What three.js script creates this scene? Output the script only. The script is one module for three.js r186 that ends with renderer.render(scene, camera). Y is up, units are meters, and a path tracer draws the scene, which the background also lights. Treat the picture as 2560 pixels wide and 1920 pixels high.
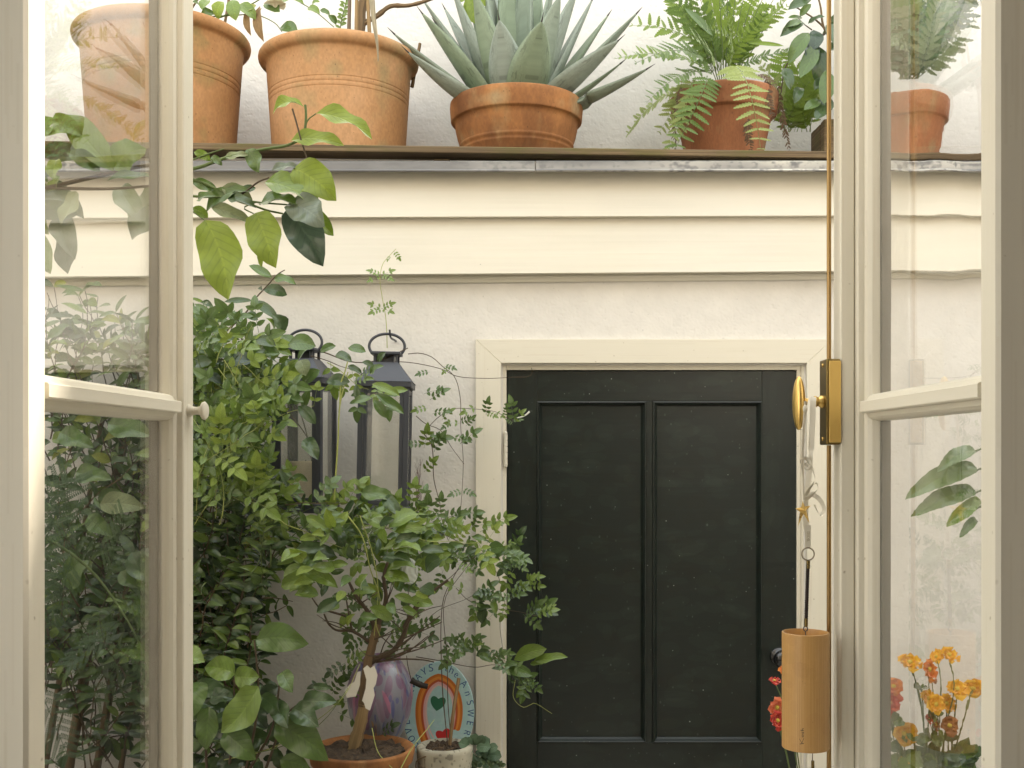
import * as THREE from 'three';
import { mergeGeometries } from 'three/addons/utils/BufferGeometryUtils.js';
import { RoundedBoxGeometry } from 'three/addons/geometries/RoundedBoxGeometry.js';

// ---------------------------------------------------------------- camera, sky, sun, exposure
const F = 2700, YH = 1140, CY = 1.08;                    // focal length and horizon row of the 2560 x 1920 photograph, eye height
const scene = new THREE.Scene();
const camera = new THREE.PerspectiveCamera(2 * Math.atan(960 / F) * 180 / Math.PI, 4 / 3, 0.05, 80);
camera.position.set(0, CY, 0);
camera.setViewOffset(2560, 1920, 0, 960 - YH, 2560, 1920); // shifted lens: upright lines stay upright
camera.updateProjectionMatrix();
scene.add(camera);
const SUN = new THREE.Vector3(1.95, 2.1, -1).normalize();
{
  const w = 256, h = 128, d = new Float32Array(w * h * 4), v = new THREE.Vector3();
  for (let j = 0; j < h; j++) for (let i = 0; i < w; i++) {
    const th = ((j + 0.5) / h - 0.5) * Math.PI, ph = ((i + 0.5) / w - 0.5) * 2 * Math.PI, k = (j * w + i) * 4;
    v.set(Math.cos(th) * Math.cos(ph), Math.sin(th), Math.cos(th) * Math.sin(ph));
    const up = Math.max(0, v.y), g = Math.pow(Math.max(0, v.dot(SUN)), 6) * 0.5, t = Math.pow(up, 0.5);
    d[k] = 0.95 - 0.14 * t + g; d[k + 1] = 0.93 - 0.08 * t + g * 0.95; d[k + 2] = 0.88 - 0.02 * t + g * 0.82; d[k + 3] = 1;
  }
  const sky = new THREE.DataTexture(d, w, h, THREE.RGBAFormat, THREE.FloatType);
  sky.mapping = THREE.EquirectangularReflectionMapping; sky.magFilter = THREE.LinearFilter; sky.needsUpdate = true;
  scene.background = sky; scene.environment = sky;
  scene.backgroundIntensity = 0.95; scene.environmentIntensity = 0.95;
}
const sun = new THREE.DirectionalLight(0xfff3e4, 4.6);
sun.position.copy(SUN).multiplyScalar(12); sun.castShadow = true; sun.shadow.mapSize.set(2048, 2048);
Object.assign(sun.shadow.camera, { left: -6, right: 6, top: 6, bottom: -6, near: 0.5, far: 40 }); sun.shadow.radius = 2;
scene.add(sun, sun.target);
const renderer = new THREE.WebGLRenderer({ antialias: true });
renderer.setSize(1024, 768);
renderer.toneMapping = THREE.LinearToneMapping; renderer.toneMappingExposure = 3.45;
renderer.shadowMap.enabled = true;

// ---------------------------------------------------------------- helpers
const V = (x, y, z) => new THREE.Vector3(x, y, z);
const P = (px, py, d) => V((px - 1280) / F * d, CY + (YH - py) / F * d, -d);   // a direction of the photograph at a known distance
const X = (px, d) => (px - 1280) / F * d, Y = (py, d) => CY + (YH - py) / F * d;
let seed = 7; const rnd = () => { seed |= 0; seed = seed + 0x6D2B79F5 | 0; let t = Math.imul(seed ^ seed >>> 15, 1 | seed); t = t + Math.imul(t ^ t >>> 7, 61 | t) ^ t; return ((t ^ t >>> 14) >>> 0) / 4294967296; };
const rr = (a, b) => a + (b - a) * rnd(), pick = (a) => a[Math.floor(rnd() * a.length)];
const lerp = (a, b, t) => a + (b - a) * t, clamp = (x, a = 0, b = 1) => Math.min(b, Math.max(a, x));
const used = {};
const numbered = (n) => { const k = used[n] = (used[n] ?? -1) + 1; return k ? n + '_' + String(k).padStart(3, '0') : n; };
function thing(name, label, category, pos = [0, 0, 0], group) {
  const o = new THREE.Group(); o.name = numbered(name); o.position.set(...pos); o.userData = { label, category };
  if (group) o.userData.group = group; scene.add(o); return o;
}
function mesh(name, geo, mat, parent = scene) {
  const m = new THREE.Mesh(geo, mat); m.name = name; m.castShadow = m.receiveShadow = true; parent.add(m); return m;
}
function structure(name, geo, mat) { const m = mesh(numbered(name), geo, mat); m.userData.kind = 'structure'; return m; }
// a mesh whose geometry is given in world coordinates, under a thing that stands elsewhere
function part(name, geo, mat, parent) {
  const m = mesh(name, geo, mat, parent), p = V(0, 0, 0);
  for (let o = parent; o && o !== scene; o = o.parent) p.add(o.position);
  m.geometry = geo.clone().translate(-p.x, -p.y, -p.z); return m;
}
function planarUV(g, s = 1) {                            // uv in metres from the face's main direction
  g = g.index ? g.toNonIndexed() : g; const p = g.attributes.position, n = p.count, uv = new Float32Array(n * 2), a = V(), b = V(), c = V();
  for (let i = 0; i < n; i += 3) {
    a.fromBufferAttribute(p, i); b.fromBufferAttribute(p, i + 1).sub(a); c.fromBufferAttribute(p, i + 2).sub(a); b.cross(c);
    const ax = Math.abs(b.x), ay = Math.abs(b.y), az = Math.abs(b.z);
    for (let k = 0; k < 3; k++) {
      const x = p.getX(i + k), y = p.getY(i + k), z = p.getZ(i + k);
      const [u, v] = az >= ax && az >= ay ? [x, y] : ax >= ay ? [z, y] : [x, z];
      uv[(i + k) * 2] = u / s; uv[(i + k) * 2 + 1] = v / s;
    }
  }
  g.setAttribute('uv', new THREE.BufferAttribute(uv, 2)); return g;
}
function box(x0, x1, y0, y1, z0, z1, r = 0) {
  const w = Math.abs(x1 - x0), h = Math.abs(y1 - y0), d = Math.abs(z1 - z0);
  const g = r ? new RoundedBoxGeometry(w, h, d, 2, Math.min(r, w / 2.1, h / 2.1, d / 2.1)) : new THREE.BoxGeometry(w, h, d);
  return planarUV(g.translate((x0 + x1) / 2, (y0 + y1) / 2, (z0 + z1) / 2));
}
function shapeOf(pts) { const s = new THREE.Shape(); pts.forEach(([x, y], i) => i ? s.lineTo(x, y) : s.moveTo(x, y)); return s; }
const extrude = (s, depth) => new THREE.ExtrudeGeometry(s, { depth, bevelEnabled: false, curveSegments: 24 });
const alongX = (zy, x0, x1) => planarUV(extrude(shapeOf(zy.map(([z, y]) => [-z, y])), x1 - x0).rotateY(Math.PI / 2).translate(x0, 0, 0));
const alongY = (xz, y0, y1) => planarUV(extrude(shapeOf(xz.map(([x, z]) => [x, -z])), y1 - y0).rotateX(-Math.PI / 2).translate(0, y0, 0));
function mirrorX(g) {
  g = g.index ? g.toNonIndexed() : g.clone(); g.applyMatrix4(new THREE.Matrix4().makeScale(-1, 1, 1));
  for (const k in g.attributes) { const a = g.attributes[k], n = a.itemSize; for (let i = 0; i < a.count; i += 3) for (let c = 0; c < n; c++) { const t = a.array[(i + 1) * n + c]; a.array[(i + 1) * n + c] = a.array[(i + 2) * n + c]; a.array[(i + 2) * n + c] = t; } }
  return g;
}
function lathe(pts, seg = 48) { const g = new THREE.LatheGeometry(pts.map(([r, y]) => new THREE.Vector2(Math.max(r, 1e-4), y)), seg); return g; }
// a tapering tube through points
function tube(pts, r0, r1 = r0, n = 0, rad = 6, knob = 0) {
  const c = new THREE.CatmullRomCurve3(pts, false, 'centripetal'); n = n || Math.max(6, pts.length * 4);
  const pos = [], nor = [], uv = [], idx = [], t0 = c.getTangentAt(0); let nrm = Math.abs(t0.y) < 0.9 ? V(0, 1, 0) : V(1, 0, 0); nrm.sub(t0.clone().multiplyScalar(nrm.dot(t0))).normalize();
  const L = c.getLength();
  for (let i = 0; i <= n; i++) {
    const t = i / n, p = c.getPointAt(t), tg = c.getTangentAt(t); nrm.sub(tg.clone().multiplyScalar(nrm.dot(tg))).normalize(); const b = tg.clone().cross(nrm);
    let r = lerp(r0, r1, t); if (knob) r *= 1 + knob * (Math.sin(i * 2.4) * 0.5 + Math.sin(i * 1.1 + 2) * 0.5);
    for (let k = 0; k <= rad; k++) { const a = k / rad * Math.PI * 2, q = nrm.clone().multiplyScalar(Math.cos(a)).addScaledVector(b, Math.sin(a)); nor.push(q.x, q.y, q.z); pos.push(p.x + q.x * r, p.y + q.y * r, p.z + q.z * r); uv.push(k / rad, t * L); }
  }
  const w = rad + 1; for (let i = 0; i < n; i++) for (let k = 0; k < rad; k++) { const a = i * w + k; idx.push(a, a + 1, a + w, a + 1, a + w + 1, a + w); }
  for (const [ring, dir] of [[0, 1], [n, 0]]) { const o = pos.length / 3, b = ring * w; const p = c.getPointAt(ring ? 1 : 0), tg = c.getTangentAt(ring ? 1 : 0).multiplyScalar(ring ? 1 : -1); pos.push(p.x, p.y, p.z); nor.push(tg.x, tg.y, tg.z); uv.push(0.5, 0); for (let k = 0; k < rad; k++) dir ? idx.push(o, b + k + 1, b + k) : idx.push(o, b + k, b + k + 1); }
  const g = new THREE.BufferGeometry(); g.setAttribute('position', new THREE.Float32BufferAttribute(pos, 3)); g.setAttribute('normal', new THREE.Float32BufferAttribute(nor, 3)); g.setAttribute('uv', new THREE.Float32BufferAttribute(uv, 2)); g.setIndex(idx); return g;
}
// a flat band along points; turn(t) rolls it about its length
function band(pts, width, turn = () => 0, n = 40, face = V(0, 0, 1)) {
  const c = new THREE.CatmullRomCurve3(pts), pos = [], uv = [], idx = [];
  for (let i = 0; i <= n; i++) {
    const t = i / n, p = c.getPointAt(t), tg = c.getTangentAt(t), s = tg.clone().cross(face).normalize(); s.applyAxisAngle(tg, turn(t)).multiplyScalar(width / 2);
    pos.push(p.x - s.x, p.y - s.y, p.z - s.z, p.x + s.x, p.y + s.y, p.z + s.z); uv.push(0, t, 1, t);
    if (i) { const a = (i - 1) * 2; idx.push(a, a + 1, a + 2, a + 1, a + 3, a + 2); }
  }
  const g = new THREE.BufferGeometry(); g.setAttribute('position', new THREE.Float32BufferAttribute(pos, 3)); g.setAttribute('uv', new THREE.Float32BufferAttribute(uv, 2)); g.setIndex(idx); g.computeVertexNormals(); return g;
}
const joined = (list) => mergeGeometries(list.map((g) => { g = g.index ? g.toNonIndexed() : g; const o = new THREE.BufferGeometry(); for (const k of ['position', 'normal', 'uv']) o.setAttribute(k, g.attributes[k]); return o; }));

// ---------------------------------------------------------------- noise and textures
const hash = (x, y, s) => { let n = Math.imul(x | 0, 374761393) ^ Math.imul(y | 0, 668265263) ^ Math.imul(s | 0, 1274126177); n = Math.imul(n ^ n >>> 13, 1274126177); return ((n ^ n >>> 16) >>> 0) / 4294967296; };
function vnoise(u, v, pu, pv, s) {                       // tiles over u, v in 0..1
  const x = u * pu, y = v * pv, x0 = Math.floor(x), y0 = Math.floor(y); let fx = x - x0, fy = y - y0; fx = fx * fx * (3 - 2 * fx); fy = fy * fy * (3 - 2 * fy);
  const m = (a, p) => ((a % p) + p) % p, h = (a, b) => hash(m(a, pu), m(b, pv), s);
  return lerp(lerp(h(x0, y0), h(x0 + 1, y0), fx), lerp(h(x0, y0 + 1), h(x0 + 1, y0 + 1), fx), fy);
}
function fbm(u, v, pu, pv = pu, oct = 4, s = 1) { let a = 0.5, t = 0, n = 0; for (let o = 0; o < oct; o++) { t += a * vnoise(u, v, pu, pv, s + o * 17); n += a; a *= 0.5; pu *= 2; pv *= 2; } return t / n; }
function tex(w, h, fn, srgb = false, rep) {
  const d = new Uint8Array(w * h * 4);
  for (let j = 0; j < h; j++) for (let i = 0; i < w; i++) { let c = fn((i + 0.5) / w, (j + 0.5) / h); if (typeof c === 'number') c = [c, c, c]; const k = (j * w + i) * 4; d[k] = clamp(c[0]) * 255; d[k + 1] = clamp(c[1]) * 255; d[k + 2] = clamp(c[2]) * 255; d[k + 3] = 255; }
  const t = new THREE.DataTexture(d, w, h); t.wrapS = t.wrapT = THREE.RepeatWrapping; t.magFilter = t.minFilter = THREE.LinearFilter; if (srgb) t.colorSpace = THREE.SRGBColorSpace; t.needsUpdate = true;
  if (rep) t.repeat.set(...rep); return t;
}
const col = (r, g, b) => new THREE.Color().setRGB(r, g, b);
const mix3 = (a, b, t) => [lerp(a[0], b[0], t), lerp(a[1], b[1], t), lerp(a[2], b[2], t)];
function canvasTex(w, h, draw) { const c = document.createElement('canvas'); c.width = w; c.height = h; draw(c.getContext('2d'), w, h); const t = new THREE.CanvasTexture(c); t.colorSpace = THREE.SRGBColorSpace; t.magFilter = THREE.LinearFilter; return t; }
const std = (o) => new THREE.MeshStandardMaterial({ side: THREE.DoubleSide, ...o });
const phy = (o) => new THREE.MeshPhysicalMaterial({ side: THREE.DoubleSide, ...o });

const T = {};
T.stuccoB = tex(1024, 1024, (u, v) => { const a = fbm(u, v, 90, 90, 3, 3), b = fbm(u, v, 200, 200, 1, 9), c = vnoise(u, v, 110, 110, 31), e = fbm(u, v, 14, 14, 2, 5); return 0.5 * a + 0.2 * b + 0.2 * e - (c > 0.8 ? (c - 0.8) * 1.6 : 0); });
T.stuccoC = tex(512, 512, (u, v) => { const a = fbm(u, v, 3, 3, 5, 11), b = fbm(u, v, 40, 40, 2, 12), s = vnoise(u, v, 150, 150, 77); let k = 0.90 + 0.10 * a + 0.03 * (b - 0.5); if (s > 0.985) k -= 0.12; return [k, k * (0.992 + 0.006 * a), k * (0.972 + 0.012 * a)]; }, true);
T.brushB = tex(512, 512, (u, v) => 0.6 * fbm(u, v, 3, 160, 3, 21) + 0.25 * fbm(u, v, 8, 8, 3, 22) + 0.15 * fbm(u, v, 60, 60, 2, 25));
T.brushC = tex(512, 512, (u, v) => { const a = fbm(u, v, 3, 24, 4, 23), s = vnoise(u, v, 210, 210, 24); let k = 0.95 + 0.06 * (a - 0.5); if (s > 0.9955) k -= 0.3; const c = fbm(u, v, 2, 3, 4, 29); return [k, k * (0.997 - 0.012 * c), k * (0.99 - 0.04 * c)]; }, true);
T.leafC = tex(64, 128, (u, v) => { const x = Math.abs(u - 0.5) * 2, rib = Math.exp(-Math.pow(x / 0.06, 2)), w = v * 8 - x * 2.2, vein = Math.exp(-Math.pow((w - Math.round(w)) / 0.07, 2)) * (1 - x * 0.7); const n = fbm(u, v, 5, 9, 3, 41); const k = 0.74 + 0.12 * (n - 0.5); return [k + rib * 0.07 - vein * 0.11, k + rib * 0.06 - vein * 0.10, k + rib * 0.08 - vein * 0.06]; }, true);
T.leafB = tex(64, 128, (u, v) => { const x = Math.abs(u - 0.5) * 2, rib = Math.exp(-Math.pow(x / 0.07, 2)), w = v * 8 - x * 2.2, vein = Math.exp(-Math.pow((w - Math.round(w)) / 0.12, 2)) * (1 - x * 0.5); return 0.8 - rib * 0.6 - vein * 0.3 + 0.15 * fbm(u, v, 6, 10, 2, 43); });
T.barkC = tex(128, 256, (u, v) => { const a = fbm(u, v, 8, 6, 4, 51), b = fbm(u, v, 16, 3, 2, 52); const k = 0.5 + 0.4 * a + 0.2 * (b - 0.5); return [k, k * 0.95, k * 0.88]; }, true);
T.soil = tex(256, 256, (u, v) => { const a = fbm(u, v, 30, 30, 3, 61), b = vnoise(u, v, 70, 70, 62); const k = 0.25 + 0.4 * a + (b > 0.93 ? 0.35 : 0); return [k, k * 0.86, k * 0.7]; }, true);
const leafMat = (r, g, b, o = {}) => phy({ color: col(r / 0.62, g / 0.62, b / 0.62), map: T.leafC, bumpMap: T.leafB, bumpScale: 0.0008, roughness: 0.92, transmission: 0.28, thickness: 0, clearcoat: 1, clearcoatRoughness: 0.16, ...o });
const M = {};
M.render = std({ color: col(0.82, 0.795, 0.765), map: T.stuccoC, bumpMap: T.stuccoB, bumpScale: 0.0017, roughness: 0.95 });
M.board = std({ color: col(0.77, 0.735, 0.645), map: T.brushC, bumpMap: T.brushB, bumpScale: 0.0006, roughness: 0.5 });
M.casing = std({ color: col(0.77, 0.735, 0.645), map: T.brushC, bumpMap: T.brushB, bumpScale: 0.0004, roughness: 0.5 });
M.sash = std({ color: col(0.77, 0.735, 0.645), map: T.brushC, bumpMap: T.brushB, bumpScale: 0.0009, roughness: 0.42 });
T.sashC = canvasTex(1024, 1024, (c, w, h) => { c.fillStyle = '#f6f4ee'; c.fillRect(0, 0, w, h); for (let i = 0; i < 900; i++) { c.fillStyle = rnd() < 0.5 ? 'rgba(205,196,172,0.10)' : 'rgba(255,255,255,0.12)'; c.fillRect(rnd() * w, rnd() * h, 30 + rnd() * 160, 1 + rnd() * 2); } for (let i = 0; i < 260; i++) { c.fillStyle = `rgba(120,104,78,${0.08 + 0.3 * rnd()})`; c.beginPath(); c.ellipse(rnd() * w, rnd() * h, 0.6 + rnd() * 2, 0.5 + rnd() * 1.2, rnd() * 3, 0, 7); c.fill(); } }); T.sashC.wrapS = T.sashC.wrapT = THREE.RepeatWrapping;
M.sash.map = T.sashC; M.casing.map = T.sashC;
M.putty = std({ color: col(0.11, 0.10, 0.085), roughness: 0.7 });
T.wave = tex(256, 256, (u, v) => 0.7 * fbm(u, v, 3, 3, 2, 71) + 0.3 * fbm(u, v, 7, 5, 2, 72));
M.pane = phy({ color: 0xffffff, roughness: 0, transmission: 1, thickness: 0, ior: 2.1, bumpMap: T.wave, bumpScale: 0.0012 });
M.paneOld = phy({ color: col(1, 1, 1), roughness: 0, transmission: 1, thickness: 0.0034, ior: 1.52, bumpMap: T.wave, bumpScale: 0.0006 });
T.zinc = tex(1024, 64, (u, v) => { const a = fbm(u, v, 60, 8, 4, 81), b = fbm(u, v, 5, 1, 3, 82), s = fbm(u, v, 220, 6, 2, 83); const w = clamp((b - 0.35) * 2.2) * clamp((a * 0.6 + s * 0.7 - 0.42) * 4); const k = 0.44 + 0.08 * (a - 0.5); return mix3([k, k * 0.985, k * 0.97], [0.80, 0.78, 0.73], w); }, true);
M.zinc = std({ color: 0xffffff, map: T.zinc, roughness: 0.55, metalness: 0.25, bumpMap: T.zinc, bumpScale: 0.0006 });
T.plank = tex(1024, 128, (u, v) => { const g = fbm(u, v, 6, 60, 4, 91), m = fbm(u, v, 14, 4, 4, 92); const c = mix3([0.26, 0.21, 0.15], [0.58, 0.50, 0.38], g); return mix3(c, [0.36, 0.35, 0.19], clamp((m - 0.55) * 2.4)); }, true);
M.plank = std({ color: 0xffffff, map: T.plank, bumpMap: T.plank, bumpScale: 0.003, roughness: 0.95 });
M.darkwood = std({ color: col(0.035, 0.027, 0.02), roughness: 0.9 });
M.felt = std({ color: col(0.03, 0.03, 0.032), roughness: 0.95 });
T.doorC = canvasTex(1024, 1024, (c, w, h) => {
  c.fillStyle = '#171e1a'; c.fillRect(0, 0, w, h);
  for (let i = 0; i < 700; i++) { c.fillStyle = rnd() < 0.6 ? 'rgba(80,88,80,0.08)' : 'rgba(16,17,15,0.10)'; c.beginPath(); c.ellipse(rnd() * w, rnd() * h, 8 + rnd() * 46, 4 + rnd() * 18, rr(-0.3, 0.3), 0, 7); c.fill(); }
  for (let i = 0; i < 500; i++) { c.fillStyle = `rgba(95,100,92,${0.03 + 0.05 * rnd()})`; c.fillRect(rnd() * w, rnd() * h, 20 + rnd() * 90, 0.8); }
  for (let i = 0; i < 420; i++) { c.fillStyle = `rgba(140,146,136,${0.10 + 0.3 * rnd()})`; c.beginPath(); c.ellipse(rnd() * w, rnd() * h, 0.8 + rnd() * 1.8, 0.8 + rnd() * 2.8, 0, 0, 7); c.fill(); }
  for (let i = 0; i < 60; i++) { c.fillStyle = 'rgba(216,218,210,0.75)'; c.beginPath(); c.arc(rnd() * w, rnd() * h, 0.7 + rnd() * 0.9, 0, 7); c.fill(); }
}); T.doorC.wrapS = T.doorC.wrapT = THREE.RepeatWrapping;
M.door = std({ color: 0xffffff, map: T.doorC, bumpMap: T.brushB, bumpScale: 0.0004, roughness: 0.36 });
M.black = phy({ color: col(0.008, 0.008, 0.009), roughness: 0.18, clearcoat: 0.5 });
T.brassR = tex(128, 128, (u, v) => 0.14 + 0.35 * fbm(u, v, 6, 6, 4, 111));
M.brass = std({ color: col(0.72, 0.50, 0.17), metalness: 1, roughness: 1, roughnessMap: T.brassR });
M.brassOld = std({ color: col(0.20, 0.145, 0.055), metalness: 1, roughness: 1, roughnessMap: T.brassR });
M.copper = std({ color: col(0.36, 0.235, 0.10), metalness: 1, roughness: 1, roughnessMap: T.brassR });
const terra = (a, b, c, s, streak = 0.4) => tex(512, 256, (u, v) => { const n = fbm(u, v, 5, 3, 5, s), m = fbm(u, v, 12, 3, 4, s + 1), f = fbm(u, v, 120, 60, 2, s + 2), e = fbm(u, v, 9, 6, 4, s + 3); let k = mix3(a, b, clamp((n - 0.5) * 2.2 + 0.5 + streak * (m - 0.5))); k = mix3(k, c, clamp((e - 0.56) * 3)); const sp = hash(Math.floor(u * 400), Math.floor(v * 200), s); const q = 1 + 0.14 * (f - 0.5) - (sp > 0.997 ? 0.25 : 0); return [k[0] * q, k[1] * q, k[2] * q]; }, true);
const clay = (t, o = {}) => std({ color: 0xffffff, map: t, bumpMap: t, bumpScale: 0.0012, roughness: 0.88, ...o });
M.clayTan = clay(terra([0.715, 0.555, 0.40], [0.655, 0.485, 0.315], [0.60, 0.505, 0.35], 121));
M.clayOchre = clay(terra([0.665, 0.495, 0.325], [0.59, 0.42, 0.25], [0.51, 0.45, 0.28], 131));
M.clayRust = clay(terra([0.62, 0.42, 0.24], [0.42, 0.265, 0.14], [0.60, 0.50, 0.36], 141, 0.9));
M.clayRed = clay(terra([0.61, 0.405, 0.27], [0.52, 0.325, 0.205], [0.54, 0.44, 0.31], 151));
M.soil = std({ color: col(0.30, 0.27, 0.24), map: T.soil, bumpMap: T.soil, bumpScale: 0.01, roughness: 1 });
M.bark = std({ color: col(0.34, 0.25, 0.15), map: T.barkC, bumpMap: T.barkC, bumpScale: 0.003, roughness: 0.9 });
M.barkPale = std({ color: col(0.62, 0.47, 0.26), map: T.barkC, bumpMap: T.barkC, bumpScale: 0.003, roughness: 0.9 });
M.twig = std({ color: col(0.075, 0.05, 0.028), roughness: 0.8 });
M.stemGreen = std({ color: col(0.10, 0.14, 0.04), roughness: 0.7 });
M.stemPale = std({ color: col(0.34, 0.37, 0.10), roughness: 0.7 });
M.cane = std({ color: col(0.42, 0.29, 0.14), map: T.barkC, roughness: 0.7 });
// ---------------------------------------------------------------- setting: ground, room, house
const swapUV = (g) => { const a = g.attributes.uv; for (let i = 0; i < a.count; i++) a.setXY(i, a.getY(i), a.getX(i)); return g; };
M.paving = std({ color: col(0.62, 0.595, 0.55), map: T.stuccoC, bumpMap: T.stuccoB, bumpScale: 0.004, roughness: 0.9 });
M.roomPaint = std({ color: col(0.64, 0.55, 0.41), roughness: 0.9 });
M.floorBoards = std({ color: col(0.30, 0.20, 0.12), map: T.barkC, roughness: 0.6 });
structure('ground', planarUV(new THREE.PlaneGeometry(40, 40).rotateX(-Math.PI / 2).translate(0, 0, -4)), M.paving);
structure('floor', box(-0.95, 1.9, -0.02, 0.06, -0.9, 2.3), M.floorBoards);
structure('ceiling', box(-1.07, 2.02, 2.5, 2.6, -0.9, 2.42), M.roomPaint);
{ // this side of the room has a tall window of its own
  const w = shapeOf([[-2.3, 0], [0.9, 0], [0.9, 2.5], [-2.3, 2.5]]), h = new THREE.Path(); h.moveTo(-0.4, 0.4); h.lineTo(-0.4, 2.35); h.lineTo(0.8, 2.35); h.lineTo(0.8, 0.4); h.closePath(); w.holes.push(h);
  structure('room_wall', planarUV(extrude(w, 0.12).rotateY(Math.PI / 2).translate(-1.07, 0, 0)), M.roomPaint);
}
structure('room_wall', box(1.9, 2.02, 0.0, 2.5, -0.9, 2.3), M.roomPaint);
structure('room_wall', box(-1.07, 2.02, 0.0, 2.5, 2.3, 2.42), M.roomPaint);
{
  const t = thing('house_wall', 'white rendered house wall round the open window', 'wall', [0, 0, -1]);
  const w = new THREE.Shape(); w.moveTo(-3.2, 0); w.lineTo(3.2, 0); w.lineTo(3.2, 2.8); w.lineTo(-3.2, 2.8); w.closePath();
  const h = new THREE.Path(); h.moveTo(-0.6, 0.44); h.lineTo(-0.6, 1.9); h.lineTo(0.6, 1.9); h.lineTo(0.6, 0.44); h.closePath(); w.holes.push(h);
  part('wall', planarUV(extrude(w, 0.2).translate(0, 0, -1.1)), M.render, t);
}
{ // the window's own frame: two rebated jambs, head and sill
  const t = thing('window_frame', 'cream painted window frame that the glazed leaves hang from', 'window frame', [0, 0.44, -1]);
  const jamb = [[-0.4475, -1.0], [-0.4475 - 0.004, -0.997], [-0.599, -0.997], [-0.599, -1.095], [-0.525, -1.095], [-0.525, -1.036], [-0.4655, -1.036]];
  part('jamb', swapUV(alongY(jamb, 0.5, 1.86)), M.casing, t);
  part('jamb', mirrorX(swapUV(alongY(jamb, 0.5, 1.86))), M.casing, t);
  part('head', box(-0.599, 0.599, 1.862, 1.899, -1.095, -0.995), M.casing, t);
  part('sill', box(-0.599, 0.599, 0.442, 0.498, -1.13, -0.93, 0.006), M.casing, t);
}

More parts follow.
